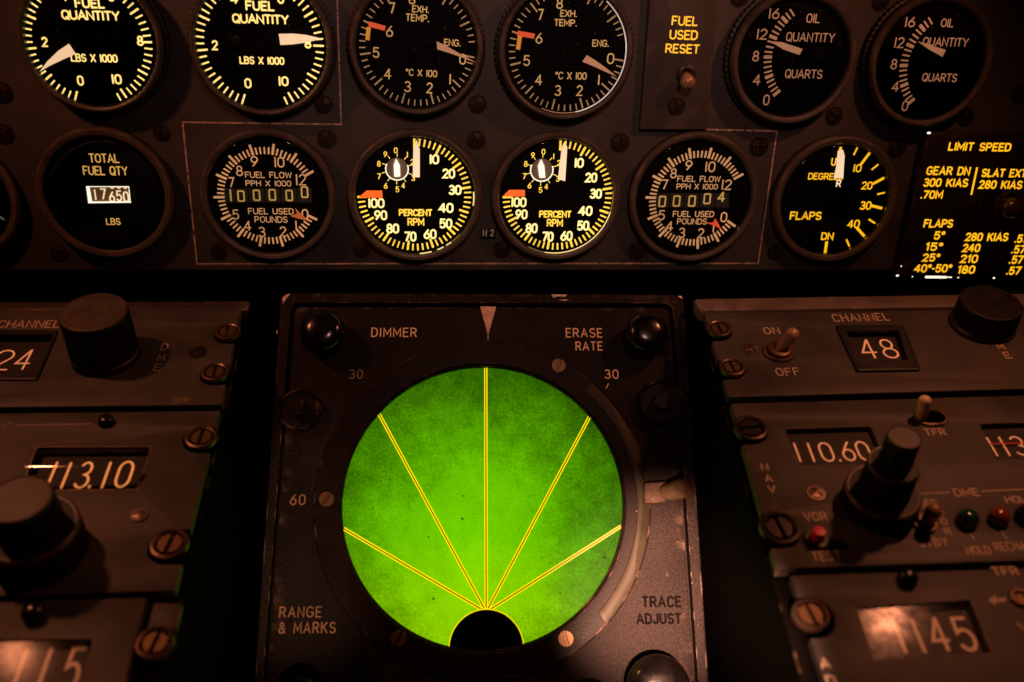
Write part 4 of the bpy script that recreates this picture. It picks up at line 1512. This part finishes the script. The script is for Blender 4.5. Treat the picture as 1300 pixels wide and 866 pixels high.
def window_box(t, quad, digits, hpx, st, m_dig=None, depth=.0030, name='number_window', glass_bulge=0.0, grow=3.0, gl=True):
    """recessed number drum behind a window: drum > digits, cover_glass"""
    c = Vector((sum(p[0] for p in quad) / 4, sum(p[1] for p in quad) / 4))
    big = [(c.x + (x - c.x) * 1.12, c.y + (y - c.y) * 1.2) for x, y in quad]
    b = MB()
    b.plate(t.poly(big, -depth), -depth - .0004, -depth, 0)
    dr = b.build(name, M['counter'], t.o, smooth=False)
    b = MB()
    for s_, x, y, w_ in digits:
        t.text(b, s_, x, y, w_, hpx, st, -depth + .00015)
    b.build('digits', m_dig or M['drumdigit'], dr)
    if gl:
        q = [Vector(t.q(x, y)) for x, y in quad]
        nseg = 12
        vs, fs = [], []
        for i in range(nseg + 1):
            f = i / nseg
            a, z = q[0].lerp(q[3], f), q[1].lerp(q[2], f)
            hh = -.0006 + glass_bulge * math.sin(math.pi * f)
            vs += [(a.x, a.y, hh), (z.x, z.y, hh)]
        for i in range(nseg):
            fs.append((2 * i, 2 * i + 2, 2 * i + 3, 2 * i + 1))
        b = MB()
        b.add(vs, fs)
        b.build('cover_glass', M['curveglass' if glass_bulge else ('dimglass' if t.pl is LEFT else 'winglass')], dr)
    return dr


def stack_knob(t, px, py, tiers, top_m='knobtop', kn=True):
    """round knob of stacked tiers: (radius, top height) in metres; the top disc is its own part"""
    c = t.q(px, py)
    first = None
    h = 0.0
    for i, (r, top) in enumerate(tiers):
        b = MB()
        b.lathe(c, [(r * 1.0, h), (r, h + .0006, 1), (r * .985, top - .0012, 1), (r * .96, top - .0006), (r * .92, top), (0, top)], 76, knurl=r * .055)
        o = b.build('knob' if first is None else 'knob_tier', M['knob'], t.o if first is None else first, angle=25)
        if first is None:
            first = o
        if i < len(tiers) - 1:
            b = MB()
            b.lathe(c, [(r * .99, top - .0010), (r * .965, top - .0004), (r * .925, top + .00015), (r * .88, top + .0001)], 60)
            b.build('rim', M['knobrim'], first)
        h = top
    r, top = tiers[-1]
    b = MB()
    b.lathe(c, [(r * .965, top - .0003), (r * .95, top + .0003), (r * .90, top + .00045), (r * .88, top + .0002), (0, top + .0002)], 60)
    b.build('knob_top', M[top_m], first)
    return first


def button(t, px, py, r, ht, m, name='button'):
    c = t.q(px, py)
    r *= t.sc(px, py)
    b = MB()
    b.lathe(c, [(r * 1.0, 0), (r * 1.0, ht * .35), (r * .93, ht * .6), (r * .75, ht * .83), (r * .45, ht * .96), (0, ht)], 32)
    return b.build(name, M[m], t.o)


def toggle(t, base, tip, htip, ring_r, r0, r1, bat_m='batcopper'):
    c = t.q(*base)
    k = t.sc(*base)
    r = ring_r * k
    b = MB()
    b.lathe(c, [(r, 0), (r, .0008), (r * .95, .0012), (r * .82, .0012), (r * .78, .0006), (r * .72, .0006), (r * .72, .0022), (r * .6, .0026), (r * .42, .0026), (r * .38, .0012), (0, .0012)], 40)
    o = b.build('toggle_switch', M['brass'], t.o)
    b = MB()
    b.bat((c[0], c[1], .001), t.p(*tip, htip), r0, r1)
    b.build('bat', M[bat_m], o)
    return o


# ---- left rack, first panel
T = Thing('radio_control_panel', LEFT, 150, 460, 'brown radio panel showing 24, lettered DME beside its wide cylinder knob', 'radio panel', 'radio panels on the pedestal')
b = MB()
w24 = [(-90, 423), (70, 423), (45.5, 476), (-130, 478)]
b.plate(notched(T, False, 0, 0, (306, 393.5), (281, 513.5), (-150, 393, 513), [(290.5, 424.5, 19), (274, 475.5, 20)]), -.004, 0, .0005, [window(T, w24)])
b.build('faceplate', M['ped'], T.o, angle=30)
fastener(T, 289.5, 424, 16.5, True, 95, -.001)
fastener(T, 273.5, 475.5, 17.5, True, 92, -.001)
put('steel', 'screw', phillips_mesh, M['screwdark'], T.o, T.p(250.5, 447, .0002), 9.5 * T.sc(250, 447), R(35))
b = MB()
T.text(b, 'CHANNEL', 37, 411.5, 80, 9.6, 2.0, .00008, 0, .26)
for s_, x, y in (('D', 209, 440.5), ('M', 205, 453.8), ('E', 200, 466.5)):
    T.text(b, s_, x, y, 9.5, 9, 1.9, .00008)
b.build('lettering', M['engrave'], T.o)
b = MB()
T.text(b, 'SER', 230, 508, 20, 6, 1.1, .00008)
b.build('lettering', mat('faded_lettering', (.30, .19, .12), .6, noise=.4, nscale=500), T.o)
window_box(T, w24, [('2', 4, 457, 24), ('4', 31, 456.5, 20)], 26, 2.6)
b = MB()
fo = T.poly([(-92, 419), (74.5, 419), (47, 482), (-134, 482)], .0008)
fi = T.poly([(-88, 425), (68, 425), (46, 471), (-128, 471)], .0008)
b.plate(rounded(fo, .001), 0, .0010, .0004, [rounded(fi, .0006)])
b.build('window_frame', M['black'], T.o, angle=30)
stack_knob(T, 135, 453, [(.0130, .0035), (.0128, .0222)])

# ---- left rack, second panel
T = Thing('radio_control_panel', LEFT, 120, 640, 'brown radio panel with the glossy curved window showing 113.10', 'radio panel', 'radio panels on the pedestal')
w13 = [(47, 568.5), (191, 567.8), (174, 621), (27, 622)]
b = MB()
b.plate(notched(T, False, 0, 0, (279, 521), (222, 750), (-150, 521, 750), [(256, 558.5, 23), (216.3, 694, 28)]), -.004, 0, .0005, [window(T, w13)])
b.build('faceplate', M['ped'], T.o, angle=30)
fastener(T, 256, 558.5, 20, True, 86, -.001)
fastener(T, 216.3, 694, 24, True, 80, -.001)
button(T, 135.4, 537, 10.5, .0032, 'rubber')
put('steelx', 'screw', phillips_mesh, M['steel'], T.o, T.p(176.5, 653, .0006), 8.5 * T.sc(176, 652), R(20))
window_box(T, w13, [('1', 66, 603, None), ('1', 84, 603.5, None), ('3', 107, 603, 18), ('.', 119, 603, None), ('1', 135, 603, None), ('0', 158, 602, 20)], 34, 3.2, glow('lit_orange_digit', (222, 132, 66), .85, (.9, .6, .38)), .0036, glass_bulge=.0042)
b = MB()
T.line(b, [(46, 567.5), (192, 566.8), (175, 622), (26, 623)], 1.5, .0003, True)
b.build('window_frame', M['steel'], T.o)
stack_knob(T, 53, 702, [(.0142, .0125), (.0098, .0255)])
b = MB()
T.line(b, [(20, 540), (116, 538)], .7, .00006)
T.line(b, [(3, 542), (14, 536)], .7, .00006)
b.build('scratch', M['engrave'], T.o)

# ---- left rack, third panel
T = Thing('radio_control_panel', LEFT, 80, 830, 'brown radio panel directly below the panel showing 113.10, mostly outside the picture', 'radio panel', 'radio panels on the pedestal')
wl = [(-160, 813), (118, 811), (92, 905), (-190, 907)]
b = MB()
b.plate(notched(T, False, 0, 0, (186, 758), (150, 900), (-150, 758, 900), []), -.004, 0, .0005, [window(T, wl)])
b.build('faceplate', M['ped'], T.o, angle=30)
b = MB()
b.plate(rounded(T.poly([(195, 765), (232, 766), (224, 800), (186, 798)], -.002), .001), -.004, -.002, .0004)
b.build('mounting_tab', M['ped'], T.o)
fastener(T, 198, 819, 24, True, 78, -.002)
button(T, 44, 782, 15, .0045, 'rubber')
window_box(T, wl, [('1', 25, 850, None), ('1', 56, 850, None), ('5', 92, 850, 24)], 58, 5.5, M['drumdim'], .003)

# ---- right rack, first panel
T = Thing('radio_control_panel', RIGHT, 1050, 450, 'brown radio panel with an ON OFF toggle switch and a black framed window showing 48', 'radio panel', 'radio panels on the pedestal')
w48 = [(1064, 415), (1147, 414.5), (1167, 466), (1090, 467.5)]
b = MB()
b.plate(notched(T, True, 0, 0, (893, 394), (925, 504), (1500, 394, 504), [(911, 421, 18), (928, 469, 18)]), -.004, 0, .0005, [window(T, [(1072, 420), (1142, 419), (1156, 460), (1093, 461)])])
b.build('faceplate', M['ped'], T.o, angle=30)
fastener(T, 912.5, 420, 15.5, True, 97, -.0005)
fastener(T, 929, 469, 16, True, 100, -.0005)
put('steelx', 'screw', phillips_mesh, M['steel'], T.o, T.p(953, 442.5, .0002), 8.5 * T.sc(953, 442), R(30))
toggle(T, (988.5, 447.5), (1011, 418), .0115, 20, .0022, .0027)
for s_, x, y, w_, h_ in (('ON', 979.6, 419.8, 21, 9), ('OFF', 1000, 472, 31, 10), ('CHANNEL', 1092.6, 403, 73, 10)):
    b = MB()
    T.text(b, s_, x, y, w_, h_, 1.85, .00008, 0, .3)
    b.build('lettering', M['engrave'], T.o)
b = MB()
for s_, x, y in (('D', 1262, 427.5), ('M', 1270, 439.4), ('E', 1279, 450.8)):
    T.text(b, s_, x, y, 9.5, 8.8, 2.0, .00008)
b.build('lettering', M['engrave'], T.o)
b = MB()
b.plate(rounded(T.poly([(1061, 412), (1147.5, 411.5), (1169.5, 469), (1088, 470.5)], .0012), .0012), 0, .0012, .0005, [rounded(T.poly([(1074, 420), (1141, 419.5), (1154, 457), (1092, 458)], .0012), .0006)])
b.build('window_frame', M['black'], T.o, angle=30)
window_box(T, [(1072, 420), (1142, 419), (1156, 460), (1093, 461)], [('4', 1101.6, 442.8, 20), ('8', 1128, 442.8, 20)], 25, 2.6, None, .002)
stack_knob(T, 1247, 412, [(.0130, .0020), (.0124, .0112)], 'knob')

# ---- right rack, second panel
T = Thing('radio_control_panel', RIGHT, 1110, 610, 'brown radio panel with a tall three tier knob and a window showing 110.60', 'radio panel', 'radio panels on the pedestal')
w110 = [(996.6, 545), (1105.6, 541.6), (1126, 588), (1014, 591)]
w113 = [(1243, 538.5), (1400, 533), (1420, 580), (1264, 584)]
b = MB()
b.plate(notched(T, True, 0, 0, (928, 512), (986, 722), (1500, 512, 722), [(951, 547, 23), (988, 674, 27)]), -.004, 0, .0005, [window(T, w110), window(T, w113)])
b.build('faceplate', M['ped'], T.o, angle=30)
fastener(T, 952, 547, 21, False, 5, -.0005)
fastener(T, 989, 674, 25, False, 100, -.0005)
put('steelx', 'screw', phillips_mesh, M['steel'], T.o, T.p(1036, 626, .0004), 9.5 * T.sc(1036, 626), R(40))
window_box(T, w110, [('1', 1012.2, 574.4, None), ('1', 1029.5, 574.2, None), ('0', 1049, 573.8, 17), ('.', 1062.5, 574, None), ('6', 1076, 573, 16.5), ('0', 1096, 572.4, 17)], 25, 2.5, None, .0022)
dr = window_box(T, w113, [('1', 1259.5, 567, None), ('1', 1275, 566.5, None), ('3', 1294, 566, 18)], 25, 2.3, None, .0022)
b = MB()
T.line(b, [(1253, 563.6), (1400, 559)], 2.2, -.0012)
b.build('red_index_line', M['redline'], dr)
for s_, x, y, w_, h_ in (('N', 970.7, 593, 10, 9.5), ('A', 975.5, 607, 10, 9.5), ('V', 980, 621, 10, 9.5), ('TFR', 1187, 548.5, 27.5, 9), ('VOR', 1035, 655.6, 30, 11.5), ('TEST', 1049, 705.8, 37.5, 12.5), ('DME', 1227, 625, 33, 10.5),
                         ('OFF', 1178, 639, 25, 10), ('V', 1194.5, 651, 9, 9), ('O', 1198.3, 662, 8.5, 9), ('R', 1203, 674.5, 8.5, 9), ('STBY', 1184.5, 688.4, 39.5, 11.5), ('HOLD', 1294, 634, 37, 9.5), ('HOLD', 1242, 698.4, 31.5, 11.5), ('RECHANNEL', 1298, 693, 74, 11.5)):
    b = MB()
    T.text(b, s_, x, y, w_, h_, 2.15, .00008, 0, .26)
    b.build('lettering', M['engrave'], T.o)
b = MB()
T.line(b, [(1160, 627), (1205.4, 625.2)], 1.8, .00008)
T.line(b, [(1246, 623.6), (1420, 616)], 1.8, .00008)
T.line(b, [(1231, 675), (1237.5, 686)], 1.8, .00008)
T.line(b, [(1271.5, 673.5), (1278.5, 685)], 1.8, .00008)
b.build('lettering', M['engrave'], T.o)
stack_knob(T, 1114, 643, [(.0124, .0080), (.0083, .0210), (.0053, .0330)])
# TFR slot switch
c = Vector(T.q(1181.5, 531))
k = T.sc(1181, 531)
b = MB()
o_ = [(c.x + 21 * k * math.copysign(abs(math.cos(R(a))) ** .75, math.cos(R(a))), c.y + 21 * k * .72 * math.sin(R(a))) for a in range(0, 360, 9)]
b.plate(o_, 0, .0009, .0003, [inset(o_, 3.4 * k)])
sw = b.build('slot_switch', M['brass'], T.o, angle=30)
b = MB()
b.plate(inset(o_, 3.0 * k), 0, .00015, 0)
b.build('slot', M['dark'], sw, smooth=False)
b = MB()
b.bat(T.p(1169.5, 529, .0005), T.p(1175.5, 503.5, .0105), .0021, .0023)
b.build('bat', M['cream'], sw)
# press-to-test button
c = T.q(1036, 686)
k = T.sc(1036, 686)
b = MB()
b.lathe(c, [(16 * k, 0), (16 * k, .0008), (14.5 * k, .0014), (9.5 * k, .0014), (9 * k, .001), (0, .001)], 36)
pb = b.build('test_button', M['rubber'], T.o)
b = MB()
b.lathe(T.q(1038, 681, .002), [(8.5 * k, .001), (8.5 * k, .0042), (7.6 * k, .0050), (0, .0052)], 28)
b.build('button_cap', M['redcap'], pb)
b = MB()
for x, y in ((1029.3, 683.5), (1041, 691.6)):
    b.lathe(T.q(x, y, .0018), [(2.3 * k, .0012), (2.0 * k, .0018), (0, .0021)], 12)
b.build('contact_stud', M['brass'], pb)
toggle(T, (1173.5, 666), (1189.5, 643.5), .0105, 15, .0018, .0025)
for x, y, m_, r in ((1226.5, 663, 'greenlens', 13.5), (1266, 660.5, 'amberlens', 13), (1300, 658, 'rubber', 13)):
    button(T, x, y, r, .0050, m_, 'indicator_lamp')

# ---- right rack, third panel
T = Thing('radio_control_panel', RIGHT, 1150, 800, 'brown radio panel with a glare patched window showing blurred 1145', 'radio panel', 'radio panels on the pedestal')
w145 = [(1087, 771.5), (1231, 761.5), (1259, 829), (1109, 838)]
b = MB()
b.plate(notched(T, True, 0, 0, (1004, 730), (1060, 905), (1500, 728, 905), [(1030, 783, 30)]), -.004, 0, .0005, [window(T, w145)])
b.build('faceplate', M['ped'], T.o, angle=30)
fastener(T, 1028, 783, 23, True, 100, -.0015)
button(T, 1151, 737, 12.5, .0040, 'rubber')
window_box(T, w145, [('1', 1142, 808, None), ('1', 1165.5, 807, None), ('4', 1191, 805, 24), ('5', 1224, 805, 24)], 45, 4.6, M['drumdim'], .0028)
for s_, x, y, w_, h_ in (('TFR', 1276, 725, 34, 12), ('A', 1047, 842, 13, 14), ('D', 1055, 864, 13, 14), ('F', 1063, 886, 13, 14), ('V', 1300, 796, 14, 14)):
    b = MB()
    T.text(b, s_, x, y, w_, h_, 2.75, .00008, 0, .26)
    b.build('lettering', M['engrave'], T.o)
b = MB()
b.plate(T.poly([(1254, 762), (1264, 755.5), (1264, 759.8), (1277, 759), (1277, 764), (1264, 764.6), (1264, 769)]), 0, .0001, 0)
b.build('lettering', M['engrave'], T.o)
c = T.q(1294, 760)
k = T.sc(1294, 760)
b = MB()
b.lathe(c, [(13 * k, 0), (13 * k, .0008), (11.5 * k, .0012), (9 * k, .0012), (8 * k, .0004), (0, .0004)], 36)
b.build('jack_socket', M['brass'], T.o)
